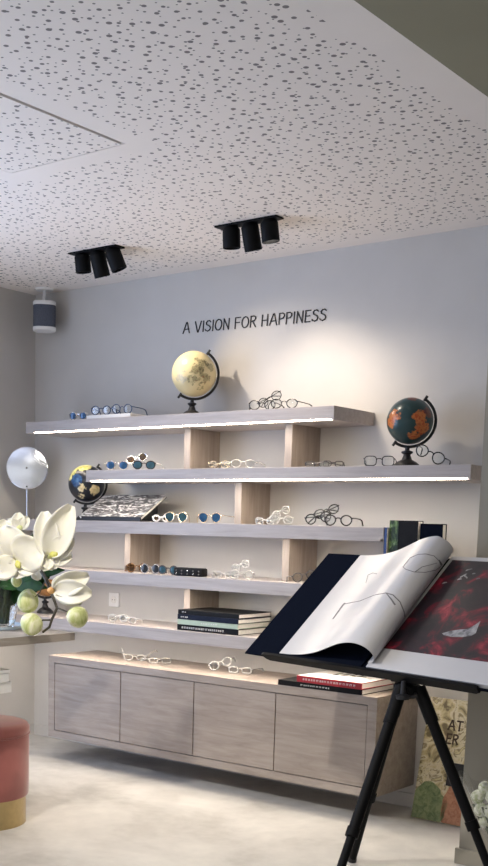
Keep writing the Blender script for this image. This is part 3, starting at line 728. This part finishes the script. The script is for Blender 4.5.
book_flat((bx, -.346, zz + .057), -.008, bw, .285, .026, M['c_navy'], 'navy hardback second from the top of the shelf stack', grp, spine_text=(.06, .16, .25))
book_flat((bx + .002, -.344, zz + .0835), .006, bw * .99, .285, .024, M['c_black'], 'black hardback on top of the shelf stack', grp, spine_text=(.07, .14, .25))
zz = CZ1 + .0005
book_flat(((.629 + 1.10) / 2, -.395, zz), 0, 1.10 - .629, .30, .026, M['c_black'], 'long black hardback under the red one on the cabinet top', 'books on the cabinet top', spine_text=(.28, .62, .26))
rb = book_flat(((.733 + 1.103) / 2, -.396, zz + .0265), -.02, .365, .285, .030, M['c_red'], 'red hardback with a white front cover on the cabinet top', 'books on the cabinet top', top=M['c_white'], spine_text=(.10, .88, .30))
mb = MB()
for k, (a, b) in enumerate(((-.06, .03), (-.02, .05), (.02, .035), (.06, .06))):
    mb.box((a - .02, .15 + .01 * k, .0312), (a - .008, .24, .0318)); mb.box((a - .02, .15 + .012 * k, .0312), (a + b * .4, .165 + .012 * k, .0318))
mb.build('cover_design', M['ink'], rb)
# upright books standing on the fourth shelf right of the third
def book_up(x0, x1, y0, y1, ztop, cover, label, name='book', front=None):
    z0 = Z[4] + .0005
    t = empty(name, ((x0 + x1) / 2, (y0 + y1) / 2, z0), 0, label, 'book', 'books standing on the fourth shelf')
    c = .003
    mb = MB(); mb.box((x0, y0, z0), (x1, y0 + c, ztop), .0006); mb.box((x0, y1 - c, z0), (x1, y1, ztop), .0006); mb.box((x0, y0, z0), (x0 + c, y1, ztop), .0006)
    mb.build('cover', cover, t, world=True)
    MB().box((x0 + c, y0 + c, z0 + .003), (x1 - .004, y1 - c, ztop - .004)).build('pages', M['paper'], t, world=True)
    if front: MB().box((x0 + .001, y0 - .0012, z0 + .001), (x0 + (x1 - x0) * .32, y0 - .0001, ztop - .001)).build('cover_photo', front, t, world=True)
    return t
YB = -.345
XG0 = at(389.8, 520, 'y', YB).x
zg = at(404, 520.5, 'y', YB).z
book_up(XG0, at(418.3, 521, 'y', YB).x, YB, YB + .05, zg, M['c_black'], 'black hardback with a leafy photo beside its spine, standing behind the big open book', front=M['c_plant'])
book_up(at(420.5, 523, 'y', YB + .01).x, at(443, 524, 'y', YB + .01).x, YB + .01, YB + .05, at(432, 523.8, 'y', YB + .01).z, M['navy'], 'plain black book standing rightmost behind the big open book')
book_up(max(1.1575, XG0 - .020), XG0 - .002, -.362, -.02, at(386.5, 527.5, 'y', -.36).z, M['c_blue'], 'slim blue book standing against the end of the third shelf')
# tilted magazine on its little easel (third shelf)
mx0, mx1 = -.790, -.330
t = empty('magazine', ((mx0 + mx1) / 2, -.34, Z[3]), 0, 'large magazine with a black and white cover lying tilted on the third shelf', 'magazine')
ang = math.atan2(.122, .20)
mtx = Matrix.Translation((0, 0, .012)) @ Matrix.Rotation(ang, 4, 'X')
hw = (mx1 - mx0) / 2
MB().box((-hw, .0, .0), (hw, .235, .012), .001, mat=mtx).build('pages', M['paper'], t)
MB().box((-hw - .002, -.001, .012), (hw + .002, .237, .0135), 0, mat=mtx).build('front_cover', M['photo_bw'], t)
MB().box((-hw - .002, -.001, -.0015), (hw + .002, .237, .0), 0, mat=mtx).build('back_cover', M['c_black'], t)
t = empty('book_easel', ((mx0 + mx1) / 2, -.34, Z[3]), 0, 'low black easel that props up the magazine on the third shelf', 'easel')
for q in (-hw + .05, hw - .06): MB().prism([(q, .012, .0065), (q, .185, .0065), (q, .185, .108)], (.012, 0, 0)).build('support', M['black'], t)
MB().box((-hw + .02, -.012, .0005), (hw - .0, -.002, .024), .001).box((-hw + .02, -.004, .0005), (hw, .19, .006), .001).build('ledge', M['black'], t)

# ------------------------------------------------------------------ wall socket
o0, o1 = at(109, 592.5, 'y', 0), at(120.8, 607, 'y', 0)
t = empty('power_socket', ((o0.x + o1.x) / 2, 0, (o0.z + o1.z) / 2), 0, 'square white power socket on the wall above the lowest shelf', 'socket')
s = .041
MB().box((-s, -.010, -s), (s, -.0005, s), .003).build('plate', M['white'], t)
rx = Matrix.Rotation(PI / 2, 4, 'X')
MB().lathe([(.021, .0085), (.021, .0125), (.018, .0125), (.017, .0112), (0, .0112)], 28, mat=rx, close=False).build('socket_well', M['paper'], t, smooth='auto')
for q in (-.009, .009): MB().tube([(q, -.0105, 0), (q, -.0118, 0)], .0026, 10).build('pin_hole', M['ink'], t)

# ------------------------------------------------------------------ desk with orchid
TX, TY, TZ, TT = .229, -1.389, .870, .0344
desk = empty('desk', (-.35, -2.2, 0), 0, 'taupe wooden desk whose corner juts in at the left edge', 'desk')
MB().box((-1.0, -3.2, TZ - TT), (TX, TY, TZ), .0015).build('tabletop', M['desk'], desk, world=True)
MB().box((-.98, -3.15, 0), (-.94, TY - .05, TZ - TT)).build('side_panel', M['white'], desk, world=True)
MB().box((-.94, -2.45, .632), (.18, -1.711, .678), .002).build('lower_shelf', M['white'], desk, world=True)
t = empty('storage_box', (-.06, -1.95, .678), 0, 'flat white box with a lid on the white ledge under the desk', 'box')
bxr = at(9, 672, 'y', -1.73).x
MB().box((-.30, -2.2, .6785), (bxr, -1.73, .716), .002).build('box_body', M['white'], t, world=True)
MB().box((-.303, -2.203, .7165), (bxr + .003, -1.727, .732), .003).build('lid', M['white'], t, world=True)
# glass dish on the desk
dc = at(8, 629, 'z', TZ)
t = empty('glass_dish', (dc.x - .10, dc.y - .02, TZ), 0, 'low clear bluish glass dish under the vase on the desk', 'dish')
MB().lathe([(.155, .0005), (.165, .004), (.168, .016), (.160, .016), (.152, .007), (0, .006)], 48, close=False).build('dish_body', M['tray_glass'], t, smooth='auto')
# vase
vx, vy = dc.x - .042, dc.y - .005
vase = empty('glass_vase', (vx, vy, TZ + .0075), 0, 'clear glass vase of dark stalks on the desk', 'vase')
MB().lathe([(0, 0), (.055, 0), (.066, .03), (.078, .10), (.088, .19), (.084, .19), (.074, .10), (.062, .034), (.052, .008), (0, .008)], 40, close=False).build('vase_body', M['glass'], vase, smooth='auto')
random.seed(3)
orchid = empty('orchid', (vx, vy, TZ + .02), 0, 'white orchid spray with green buds arching from the glass vase', 'orchid')
CR = Vector((math.cos(YAW), math.sin(YAW), 0)); CU = Vector((0, 0, 1)); CT = Vector((math.sin(YAW), -math.cos(YAW), 0))
YO = -1.62
def op(px, py, y=YO): return at(px, py, 'y', y)
mb = MB()
for k in range(26):
    a = 2 * PI * k / 26 * 2.4; q = .010 + .034 * (k / 26)
    b = Vector((vx + q * .8 * math.cos(a), vy + q * .8 * math.sin(a), TZ + .022)); e = Vector((vx + .066 * math.cos(a + .8), vy + .066 * math.sin(a + .8), TZ + .23))
    mb.tube([b, (b + e) / 2 + Vector((random.uniform(-.01, .01), random.uniform(-.01, .01), 0)), e], .0050, 6)
mb.build('stalks', M['stemg'], orchid, smooth='auto', world=True)
def stemline(pts, r, name='stem', m='stem'):
    P = [op(*p) for p in pts]
    MB().tube(P, [r * (1 - .35 * i / (len(P) - 1)) for i in range(len(P))], 8).build(name, M[m], orchid, smooth='auto', world=True)
stemline([(14, 600, -1.45), (24, 575, -1.5), (36, 562, -1.55), (46, 580), (53, 597), (57, 608), (52, 619), (49.5, 627), (43, 632)], .0078)
stemline([(57, 608), (63, 610), (70, 613)], .0042)
stemline([(50, 620), (43, 620), (38, 624)], .0042)
stemline([(16, 590, -1.5), (14, 560, -1.55), (22, 540, -1.58), (40, 530, -1.6)], .004)
stemline([(46, 580), (40, 592), (34, 598)], .003)
stemline([(40, 566), (50, 584), (56, 592)], .003)
def petal(mb, c, ang, L, W, bend=.25, cup=.25, lift=0., e=.62, curl=0.):
    d = CR * math.cos(ang) + CU * math.sin(ang); p = -CR * math.sin(ang) + CU * math.cos(ang)
    def fn(u, v):
        s = u; t = v * 2 - 1
        w = W / 2 * max(.02, math.sin(PI * min(.985, .04 + .93 * s ** .82))) ** e
        wav = .05 * W * math.sin(7 * s + 3 * t) * abs(t)
        off = CT * (lift + bend * L * math.sin(s * PI * .75) - curl * L * s ** 3 + cup * W * t * t + wav)
        return c + d * (L * s) + p * (w * t) + off
    return mb.grid(fn, 14, 10, thick=.0022)
def flower(px, y, petals, lip=None, k=1.):
    c = op(px[0], px[1], y); s = mpp(c)
    fl = MB().sphere(c + CT * .004, 3 * s, 12, 8).build('flower', M['petalg'], orchid, smooth=True, world=True)
    for i, (a, L, W, *o) in enumerate(petals):
        bend, cup, lift = (o + [.22, .18, .0])[:3] if len(o) >= 3 else ((o + [.22, .18, 0.][len(o):]) + [0])[:3]
        petal(MB(), c, math.radians(a), L * s, W * s, bend, cup, lift * s).build('petal', M['petal'], fl, smooth=True, world=True)
    if lip:
        a, L, W, mm = lip
        petal(MB(), c + CT * .012, math.radians(a), L * s, W * s, .5, -.3, 2 * s).build('lip', M[mm], fl, smooth=True, world=True)
    return fl
flower((17, 561), -1.72, [(112, 36, 42, .25, .15), (35, 32, 40, .28, .10, 3), (-8, 24, 26, .2, .2), (190, 30, 34, .15, .1, 2), (-100, 17, 30, .1, .2), (-150, 26, 24, .2, .1, 3)], (-60, 8, 6, 'lip'))
flower((50, 556), -1.66, [(66, 55, 30, .12, .28, 2), (96, 44, 26, .1, .2), (38, 30, 22, .12, .2), (2, 22, 20, .15, .2), (-70, 14, 18, .2, .2), (-120, 16, 16, .2, .2)], (20, 9, 7, 'lip'))
flower((55, 590), -1.64, [(25, 38, 23, .22, .28, 2), (-2, 38, 24, .28, .22, 3), (-22, 30, 18, .2, .2), (55, 18, 14, .2, .2)], (185, 7, 7, 'peach'))
flower((20, 528), -1.52, [(95, 15, 14, .2, .2), (50, 14, 12, .2, .2), (150, 14, 12, .2, .2)])
flower((-2, 536), -1.55, [(60, 18, 16, .2, .2), (10, 12, 14, .2, .2), (110, 16, 14, .2, .2)])
flower((34, 569), -1.60, [(-60, 12, 11, .2, .2), (-20, 9, 9, .2, .2)])
def bud(px, rx_, ry_, y=YO, ang=0., m='bud'):
    c = op(px[0], px[1], y); s = mpp(c)
    rings = []
    mb = MB()
    q = Matrix.Translation(c) @ Matrix.Rotation(face_to(c), 4, 'Z') @ Matrix.Rotation(ang, 4, 'Y')
    def fn(u, v):
        a = 2 * PI * v; th = PI * u
        k = 1 + .06 * math.cos(3 * a)
        z = math.cos(th) * ry_ * s * (1 + .10 * math.cos(th))
        return Vector((math.sin(th) * rx_ * s * k * math.cos(a), math.sin(th) * rx_ * s * k * math.sin(a), z))
    mb.grid(fn, 14, 24, mat=q)
    bmesh.ops.remove_doubles(mb.bm, verts=mb.bm.verts[:], dist=1e-5)
    mb.build('bud', M[m], orchid, smooth=True, world=True)
bud((27.3, 602), 10.6, 12.2, -1.63, .2)
bud((31.5, 625), 11, 11.5, -1.65, -.6)
bud((76.5, 617), 10.8, 10.8, -1.63, .9)
bud((16, 581), 6, 5.5, -1.66, 1.2)
bud((32, 627), 5.5, 9, -1.665, .1)
def leaf(a, b, W, y0, y1, m='leaf'):
    A, B = op(*a, y0), op(*b, y1); d = B - A; L = d.length; d.normalize()
    p = d.cross(CT).normalized(); nrm = p.cross(d)
    s = mpp(A)
    def fn(u, v):
        t = v * 2 - 1; w = W * s / 2 * max(.03, math.sin(PI * (.03 + .94 * u))) ** .8
        return A + d * (L * u) + p * (w * t) + nrm * (.10 * L * math.sin(PI * u) + .2 * W * s * t * t)
    MB().grid(fn, 12, 6, thick=.0018).build('leaf', M[m], orchid, smooth=True, world=True)
leaf((26, 572), (65, 570), 14, -1.52, -1.56)
leaf((16, 578), (48, 588), 20, -1.50, -1.56)
leaf((22, 592), (50, 577), 16, -1.47, -1.55)
leaf((-4, 566), (22, 590), 26, -1.50, -1.52)
leaf((2, 600), (30, 580), 22, -1.46, -1.5)
leaf((-6, 560), (4, 538), 12, -1.5, -1.5)
leaf((30, 545), (42, 526), 7, -1.5, -1.52)

# ------------------------------------------------------------------ pink stool
st = at(30, 760, 'y', -1.62)
SR = .205
sc_ = Vector((.0, -1.60)); 
fp = at(28.2, 815, 'z', 0.02)
scx, scy = -.125, -1.612
stool = empty('stool', (scx, scy, 0), 0, 'round dusty pink velvet stool with a brass base at the left edge', 'stool')
SH = .46
MB().lathe([(SR - .012, .0), (SR - .012, .128)], 64).build('base', M['gold'], stool, smooth='auto', label='brushed brass drum base')
MB().lathe([(SR - .02, .127), (SR - .004, .128), (SR, .134), (SR + .002, .25), (SR + .002, SH - .062), (SR - .002, SH - .056), (0, SH - .056)], 64, close=False).build('upholstered_body', M['velvet'], stool, smooth='auto')
prof = [(SR - .004, SH - .056), (SR + .004, SH - .046), (SR + .004, SH - .022), (SR - .006, SH - .008), (SR - .03, SH), (SR * .5, SH + .006), (0, SH + .007)]
MB().lathe(prof, 64, close=False).build('seat_cushion', M['velvet'], stool, smooth=True)
MB().tube([((SR + .003) * math.cos(2 * PI * k / 64), (SR + .003) * math.sin(2 * PI * k / 64), SH - .052) for k in range(64)], .004, 8, closed=True).build('piping', M['velvet'], stool, smooth=True)

# ------------------------------------------------------------------ tripod book stand
L0 = Vector((1.085, -1.112, .82)); th = math.radians(41.5)
E_ = Vector((.97510, -.22174, 0)); n_ = Vector((-E_.y, E_.x, 0))
V_ = n_ * math.cos(th) + Vector((0, 0, math.sin(th))); W_ = E_.cross(V_)
TM = Matrix(((E_.x, V_.x, W_.x, L0.x), (E_.y, V_.y, W_.y, L0.y), (E_.z, V_.z, W_.z, L0.z), (0, 0, 0, 1)))   # tray frame: u, v, w
hub = Vector((1.773, -1.222, .775))
stand = empty('book_stand', (1.80, -1.30, 0), 0, 'black tripod stand with a tilted tray that carries the big open book', 'stand')
MB().box((.02, .055, -.022), (1.075, .60, -.008), .003, mat=TM).build('tray', M['blackm'], stand, world=True)
MB().prism([(-.035, -.014, .022), (-.020, -.014, .002), (.0, -.014, -.007), (1.045, -.014, -.007), (1.06, -.014, .0), (1.06, -.014, .024), (1.045, -.014, .028), (-.02, -.014, .028)], (0, .012, 0), mat=TM).box((.02, -.004, -.0135), (1.05, .062, -.0065), .001, mat=TM).build('front_lip', M['blackm'], stand, world=True)
d = (hub - L0); tu, tv = d.dot(E_), 0
hv = Vector((hub.x - L0.x, hub.y - L0.y, 0)).dot(n_) / math.cos(th)
tp = L0 + E_ * tu + V_ * hv - W_ * .022
MB().tube([hub + Vector((0, 0, -.02)), tp], .022, 16).build('column', M['blackm'], stand, smooth='auto', world=True)
MB().lathe([(.0, -.035), (.03, -.034), (.048, -.02), (.05, .012), (.03, .025), (.0, .026)], 24, mat=Matrix.Translation(hub), close=False).build('hub', M['blackm'], stand, smooth='auto', world=True)
MB().box((tu - .06, hv - .06, -.034), (tu + .06, hv + .06, -.022), .003, mat=TM).build('tilt_plate', M['blackm'], stand, world=True)
legs = (((397, 686), (352, 860), Vector((1.443, -.998, .012)), .022), ((392, 684), None, Vector((1.79, -1.776, .012)), .021), ((420, 690), None, Vector((2.19, -1.182, .012)), .021))
for (p, q, foot, r) in legs:
    dv = Vector((foot.x - hub.x, foot.y - hub.y, 0)).normalized()
    top = hub + dv * .045
    top.z = .785
    k = top.lerp(foot, .16); k2 = top.lerp(foot, .62)
    lg = MB().tube([top, k], r * 1.15, 12).tube([k, k2], r * .95, 12).tube([k2, foot], r * .74, 12).build('leg', M['blackm'], stand, smooth='auto', world=True)
    MB().lathe([(.008, -.012), (.017, -.012), (.019, .0), (.017, .03)], 16, mat=Matrix.Translation(foot)).build('rubber_foot', M['black'], lg, smooth='auto', world=True)
    MB().tube([k2 - (foot - k2).normalized() * .02, k2 + (foot - k2).normalized() * .015], r * 1.12, 12).build('leg_collar', M['blackm'], lg, smooth='auto', world=True)
kn = at(403, 692, 'y', -1.30)
MB().lathe([(.0, -.028), (.024, -.026), (.026, -.012), (.010, -.006), (.008, .04)], 18, mat=Matrix.Translation((kn.x, kn.y, kn.z - .0))).build('clamp_knob', M['black'], stand, smooth='auto', world=True)
kp = at(416, 696, 'y', -1.27)
MB().tube([hub + Vector((.03, 0, -.01)), kp, kp + Vector((-.02, -.02, -.006))], .006, 8).build('lever', M['black'], stand, smooth='auto', world=True)

# ------------------------------------------------------------------ the big open book
bk = empty('open_book', L0 + E_ * .53 + V_ * .3, 0, 'huge open photo book with a curling white page on the black tripod stand', 'book')
HB = .632
MB().box((-.168, .0, -.006), (.53, HB, .0), .001, mat=TM).box((.50, .0, -.0068), (.55, HB, .003), .001, mat=TM).build('left_cover', M['navy'], bk, world=True)
MB().box((.53, .0, -.006), (1.22, HB, .0), .001, mat=TM).build('right_cover', M['navy'], bk, world=True)
MB().box((.535, .008, .0), (1.20, HB - .006, .022), .002, mat=TM).build('right_pages', M['gloss_paper'], bk, world=True)
MB().box((.553, .108, .0221), (1.18, HB - .028, .0226), 0, mat=TM).build('photograph', M['photo_red'], bk, world=True)
# pale whale-like shape and small marks in the photograph
cp = [(.02, .0), (.06, .018), (.11, .030), (.15, .036), (.175, .060), (.19, .085), (.198, .06), (.215, .02), (.20, .004), (.15, -.008), (.09, -.012), (.04, -.008)]
wb = [L0 + E_ * (.745 + u * .72) + V_ * (.215 + v * .95) + W_ * .0227 for u, v in cp]
MB().prism(wb, W_ * .0004).build('printed_shape', M['whale'], bk, world=True)
mb = MB()
for u, v, a, l in ((.665, .555, .4, .03), (.66, .52, .9, .035), (.675, .515, -.6, .03), (.655, .50, .2, .02), (.70, .535, .1, .014), (.735, .51, .2, .016), (.60, .475, .3, .022)):
    c_ = L0 + E_ * u + V_ * v + W_ * .0227
    dx = (E_ * math.cos(a) + V_ * math.sin(a)) * l / 2; dy = (V_ * math.cos(a) - E_ * math.sin(a)) * .004
    mb.prism([c_ - dx - dy, c_ + dx - dy * .3, c_ + dx * .6 + dy, c_ - dx * .7 + dy], W_ * .0004)
mb.build('printed_mark', M['whale'], bk, world=True)
# the curling left page: one cross-section swept up the book
CS = [(.028, .0015), (.08, .003), (.14, .010), (.20, .022), (.26, .040), (.32, .064), (.38, .090), (.43, .110), (.48, .123), (.52, .126), (.555, .119), (.578, .102), (.588, .078), (.584, .055), (.568, .034), (.548, .0245), (.536, .0235)]
def cat(P, i, t):
    a, b, c, d_ = P[max(i - 1, 0)], P[i], P[i + 1], P[min(i + 2, len(P) - 1)]
    f = lambda k: .5 * (2 * b[k] + (c[k] - a[k]) * t + (2 * a[k] - 5 * b[k] + 4 * c[k] - d_[k]) * t * t + (3 * b[k] - a[k] - 3 * c[k] + d_[k]) * t ** 3)
    return (f(0), f(1))
DS = [cat(CS, i, j / 4) for i in range(len(CS) - 1) for j in range(4)] + [CS[-1]]
def page_pt(s, v):
    """s 0..1 along the section, v 0..1 up the book"""
    x = s * (len(DS) - 1); i = min(int(x), len(DS) - 2); t = x - i
    u = DS[i][0] * (1 - t) + DS[i + 1][0] * t; w = DS[i][1] * (1 - t) + DS[i + 1][1] * t
    k = 1 + .04 * math.sin(v * 3) - .03 * v
    if u > .5: u -= .030 * v * min(1, (u - .5) / .06)
    return TM @ Vector((u, .026 + v * (HB - .030), w * k))
MB().grid(lambda a, b: page_pt(a, b), len(DS) - 1, 12, thick=.0022).build('curled_page', M['gloss_paper'], bk, smooth='auto', world=True)
# dark pages lying under the curl
MB().prism([(.10, .012, .0005), (.50, .012, .0005), (.50, .012, .012), (.30, .012, .008)], (0, HB - .03, 0), mat=TM).build('under_pages', M['navy'], bk, world=True)
# eyeglass drawing printed on the curled page
from mathutils.bvhtree import BVHTree
_bm = bmesh.new(); 
for i in range(len(DS) - 1):
    for j in range(12):
        vs = [_bm.verts.new(page_pt(a / (len(DS) - 1), b / 12)) for a, b in ((i, j), (i + 1, j), (i + 1, j + 1), (i, j + 1))]
        _bm.faces.new(vs)
_bm.normal_update(); tree = BVHTree.FromBMesh(_bm); _bm.free()
def onpage(px, py):
    d = (_f + _r * ((px - PPX) / F) + _u * ((PPY - py) / F)).normalized()
    hit = tree.ray_cast(CAM, d)
    return (hit[0], hit[1] if hit[1].dot(d) < 0 else -hit[1]) if hit[0] else (None, None)
def stroke(pts, w0, w1=None):
    P = []
    for (a, b) in zip(pts, pts[1:]):
        n = max(2, int(math.hypot(b[0] - a[0], b[1] - a[1]) / 1.5))
        P += [(a[0] + (b[0] - a[0]) * k / n, a[1] + (b[1] - a[1]) * k / n) for k in range(n)]
    P.append(pts[-1])
    Q = []
    for q in P:
        h, nn = onpage(*q)
        if h is not None: Q.append((h, nn))
    mb = MB()
    n = len(Q)
    if n < 2: return
    rows = []
    for i, (h, nn) in enumerate(Q):
        tdir = (Q[min(i + 1, n - 1)][0] - Q[max(i - 1, 0)][0]).normalized(); sd = tdir.cross(nn).normalized()
        w = (w0 + ((w1 if w1 else w0) - w0) * i / (n - 1)) / 2
        rows.append([mb.bm.verts.new(h + sd * a * w + nn * o) for a, o in ((-1, .0002), (1, .0002), (1, .0012), (-1, .0012))])
    for A, B in zip(rows, rows[1:]):
        for k in range(4): mb.bm.faces.new((A[k], A[(k + 1) % 4], B[(k + 1) % 4], B[k]))
    mb.bm.faces.new(rows[0]); mb.bm.faces.new(rows[-1][::-1])
    mb.build('printed_line', M['print_grey'], bk, world=True)
stroke([(333, 619), (338, 612), (343, 605), (345, 603)], .008, .012)
stroke([(345, 604), (360, 601), (375, 595), (386, 593), (393, 595), (400, 602), (404, 612), (405, 618)], .0022, .005)
stroke([(386, 593), (391, 599), (395, 605)], .003, .007)
stroke([(403, 567), (410, 558), (418, 554.5), (426, 554), (434, 556), (439, 561), (441, 566), (436, 570), (425, 572.5), (414, 572), (406, 569.5), (403, 567)], .0022)
stroke([(415, 572), (422, 567), (430, 565), (437, 563)], .0025, .0018)
stroke([(439, 560), (442, 565), (443, 569)], .004, .007)
stroke([(366, 583), (368, 575), (373, 573), (377, 574)], .0018)

# ------------------------------------------------------------------ map book leaning on the wall, right of the cabinet
bl, br_ = Vector((1.272, -.175, .0)), Vector((1.272 + .40, -.178, 0))
Hm = .62; Lm = math.atan2(.135, .56)
mt = Matrix.Translation((bl.x, -.185, .004)) @ Matrix.Rotation(-Lm, 4, 'X')
mbk = empty('atlas_book', (1.46, -.15, 0), 0, 'large book with an antique map cover leaning on the wall right of the cabinet', 'book')
WM = .37; TB = .022
ROT = mt
MB().box((0, .0, 0), (WM, .004, .58), .0006, mat=ROT).box((0, TB - .004, 0), (WM, TB, .58), .0006, mat=ROT).box((0, 0, 0), (.004, TB, .58), .0006, mat=ROT).build('cover', M['map'], mbk, world=True)
MB().box((.004, .004, .004), (WM - .005, TB - .004, .572), 0, mat=ROT).build('pages', M['paper'], mbk, world=True)
def blob(mb, cx, cz, rx, rz, seed, clip):
    pts = []
    for k in range(40):
        a = 2 * PI * k / 40; q = 1 + .28 * mnoise.noise((math.cos(a) * 1.6 + seed, math.sin(a) * 1.6, seed)) + .10 * mnoise.noise((math.cos(a) * 6 + seed, math.sin(a) * 6, 0))
        pts.append((min(max(cx + rx * q * math.cos(a), clip[0]), clip[1]), -.0008, min(max(cz + rz * q * math.sin(a), clip[2]), clip[3])))
    mb.prism(pts, (0, .0007, 0), mat=ROT)
mb = MB(); blob(mb, .075, .075, .10, .10, 2.2, (.002, WM - .002, .002, .578)); mb.build('green_region', M['map_green'], mbk, world=True)
mb = MB(); blob(mb, .235, .09, .085, .13, 5.7, (.002, WM - .002, .002, .578)); mb.build('red_region', M['map_red'], mbk, world=True)
def serif_text(s, x, z, h, wk, m):
    mb = MB(); cx = x
    for c in s:
        for stt in GL[c]:
            P = [(cx + a * h * wk, z + b * h) for a, b in stt]
            ribbon(mb, P, h * .19, .0006, lambda X, Y, o: ROT @ Vector((X, -.0004 - o, Y)))
            for (a, b) in ((P[0], P[1]), (P[-1], P[-2])):
                if abs(a[1] - z) < .002 or abs(a[1] - z - h) < .002:
                    ribbon(mb, [(a[0] - h * .10, a[1]), (a[0] + h * .10, a[1])], h * .06, .0006, lambda X, Y, o: ROT @ Vector((X, -.0004 - o, Y)))
        cx += (GW[c] + .22) * h * wk
    mb.build('title', m, mbk, world=True)
serif_text('AT', .118, .437, .043, 1.15, M['brown_ink'])
serif_text('ER', .118, .372, .043, 1.15, M['brown_ink'])
MB().box((.150, -.0012, .175), (.262, -.0002, .285), 0, mat=ROT).build('cover_label', M['ink'], mbk, world=True)

# ------------------------------------------------------------------ wrapped bouquet at the foot of the right wall
bc = at(487, 800, 'y', -.80)
bq = empty('bouquet', (bc.x, -.80, 0), 0, 'bunch of white green flowers in clear wrapping at the foot of the right wall', 'bouquet')
random.seed(11)
cz = bc.z
mb = MB()
for k in range(9):
    mb.tube([(bc.x + .16 + random.uniform(-.02, .02), -.82 + random.uniform(-.015, .015), .006), (bc.x + random.uniform(-.05, .05), -.82 + random.uniform(-.03, .03), cz - .02)], .004, 6)
mb.build('stalks', M['stemg'], bq, smooth='auto', world=True)
def floret(c, r):
    f = MB().sphere(c, r, 18, 12)
    for v in f.bm.verts:
        dd = (v.co - Vector(c)).normalized()
        v.co += dd * r * .22 * mnoise.noise(dd * 4.5 + Vector(c) * 30)
    f.build('flower_head', M['floret'], bq, smooth=True, world=True)
for px, py, dy, r in ((478, 797, 0, .028), (485, 788, .01, .026), (493, 797, -.01, .028), (481, 810, -.015, .027), (490, 812, -.02, .027), (485, 822, -.005, .024), (498, 808, 0, .028), (496, 785, .015, .026), (500, 822, .0, .024)):
    p = at(px, py, 'y', -.815 + dy * .6); floret(p, r)
for a in range(5):
    A = Vector((bc.x - .05 + .03 * a, -.80, cz - .10)); Bq = A + Vector((-.03 + .025 * a, -.02, .07 + .03 * (a % 2)))
    def fn(u, v, A=A, Bq=Bq):
        t = v * 2 - 1; return A.lerp(Bq, u) + Vector((t * .016 * math.sin(PI * (.05 + .9 * u)), .004 * t * t, 0))
    MB().grid(fn, 6, 4, thick=.001).build('leaf', M['leaf'], bq, smooth=True, world=True)
def wrap(u, v):
    a = 2 * PI * u; h = v
    r = (.018 + .105 * h ** .75) * (1 + .07 * math.sin(9 * a) * h + .05 * math.sin(17 * a + 3 * h) * h)
    return Vector((bc.x + .16 * (1 - h) + r * math.cos(a) * 1.0, -.815 + r * math.sin(a) * .78, .004 + (cz + .075 - .004) * h + .022 * math.sin(5 * a) * h * h))
MB().grid(wrap, 90, 16).build('clear_wrap', M['cello'], bq, smooth=True, world=True)

# ------------------------------------------------------------------ light
def lamp(name, kind, loc, energy, col, target=None, **kw):
    l = bpy.data.lights.new(name, kind); l.energy = energy; l.color = col
    for k, v in kw.items(): setattr(l, k, v)
    o = bpy.data.objects.new(name, l); COL.objects.link(o); o.location = loc
    if target is not None: o.rotation_euler = (Vector(target) - Vector(loc)).to_track_quat('-Z', 'Y').to_euler()
    return o
WARM = (1, .86, .70)
# daylight through the shop window in the left wall and through the open shop front
lamp('window_daylight', 'AREA', (XW + .02, (WY0 + WY1) / 2, (WZ0 + WZ1) / 2), 128, (.55, .69, 1.0), (2, (WY0 + WY1) / 2, (WZ0 + WZ1) / 2), shape='RECTANGLE', size=2.2, size_y=3.6)
lamp('shopfront_daylight', 'AREA', ((FX0 + FX1) / 2, YF + .05, FZ / 2), 28, (1, .96, .92), ((FX0 + FX1) / 2, 0, 1.25), shape='RECTANGLE', size=6.6, size_y=2.3)
# the spotlight heads
def spot(tr, fx, target, e, ang=62, blend=.7, col=WARM):
    p = Vector((tr.location.x + fx * .17, tr.location.y + .04, ZC - .15))
    lamp('spot_beam', 'SPOT', p, e, col, target, spot_size=math.radians(ang), spot_blend=blend, shadow_soft_size=.03)
spot(trL, .8, (.45, 0, 1.8), 26, 80, 1.)
spot(trL, 0., (-.2, -.5, .6), 16, 90, 1.)
spot(trR, 0., (.60, 0, 1.7), 26, 84, 1.)
spot(trR, .8, (1.15, 0, 1.5), 10, 80, 1.)
# added unseen spots that light the floor and stand and bounce onto the ceiling
for x, y, tx, ty, e in ((.9, -3.1, .2, -1.6, 150), (2.6, -3.4, 2.2, -2.2, 50), (3.6, -5.6, 3.6, -5.6, 90)):
    lamp('added_spot', 'SPOT', (x, y, ZC - .12), e, (1, .94, .85), (tx, ty, 0), spot_size=math.radians(95), spot_blend=.8, shadow_soft_size=.05)

w = bpy.data.worlds.new('world'); SC.world = w; w.use_nodes = True
w.node_tree.nodes['Background'].inputs[0].default_value = (.80, .88, 1, 1); w.node_tree.nodes['Background'].inputs[1].default_value = .2
SC.view_settings.view_transform = 'Standard'; SC.view_settings.look = 'None'; SC.view_settings.gamma = 1; SC.view_settings.use_curve_mapping = False
SC.view_settings.exposure = .2
SC.cycles.use_denoising = True
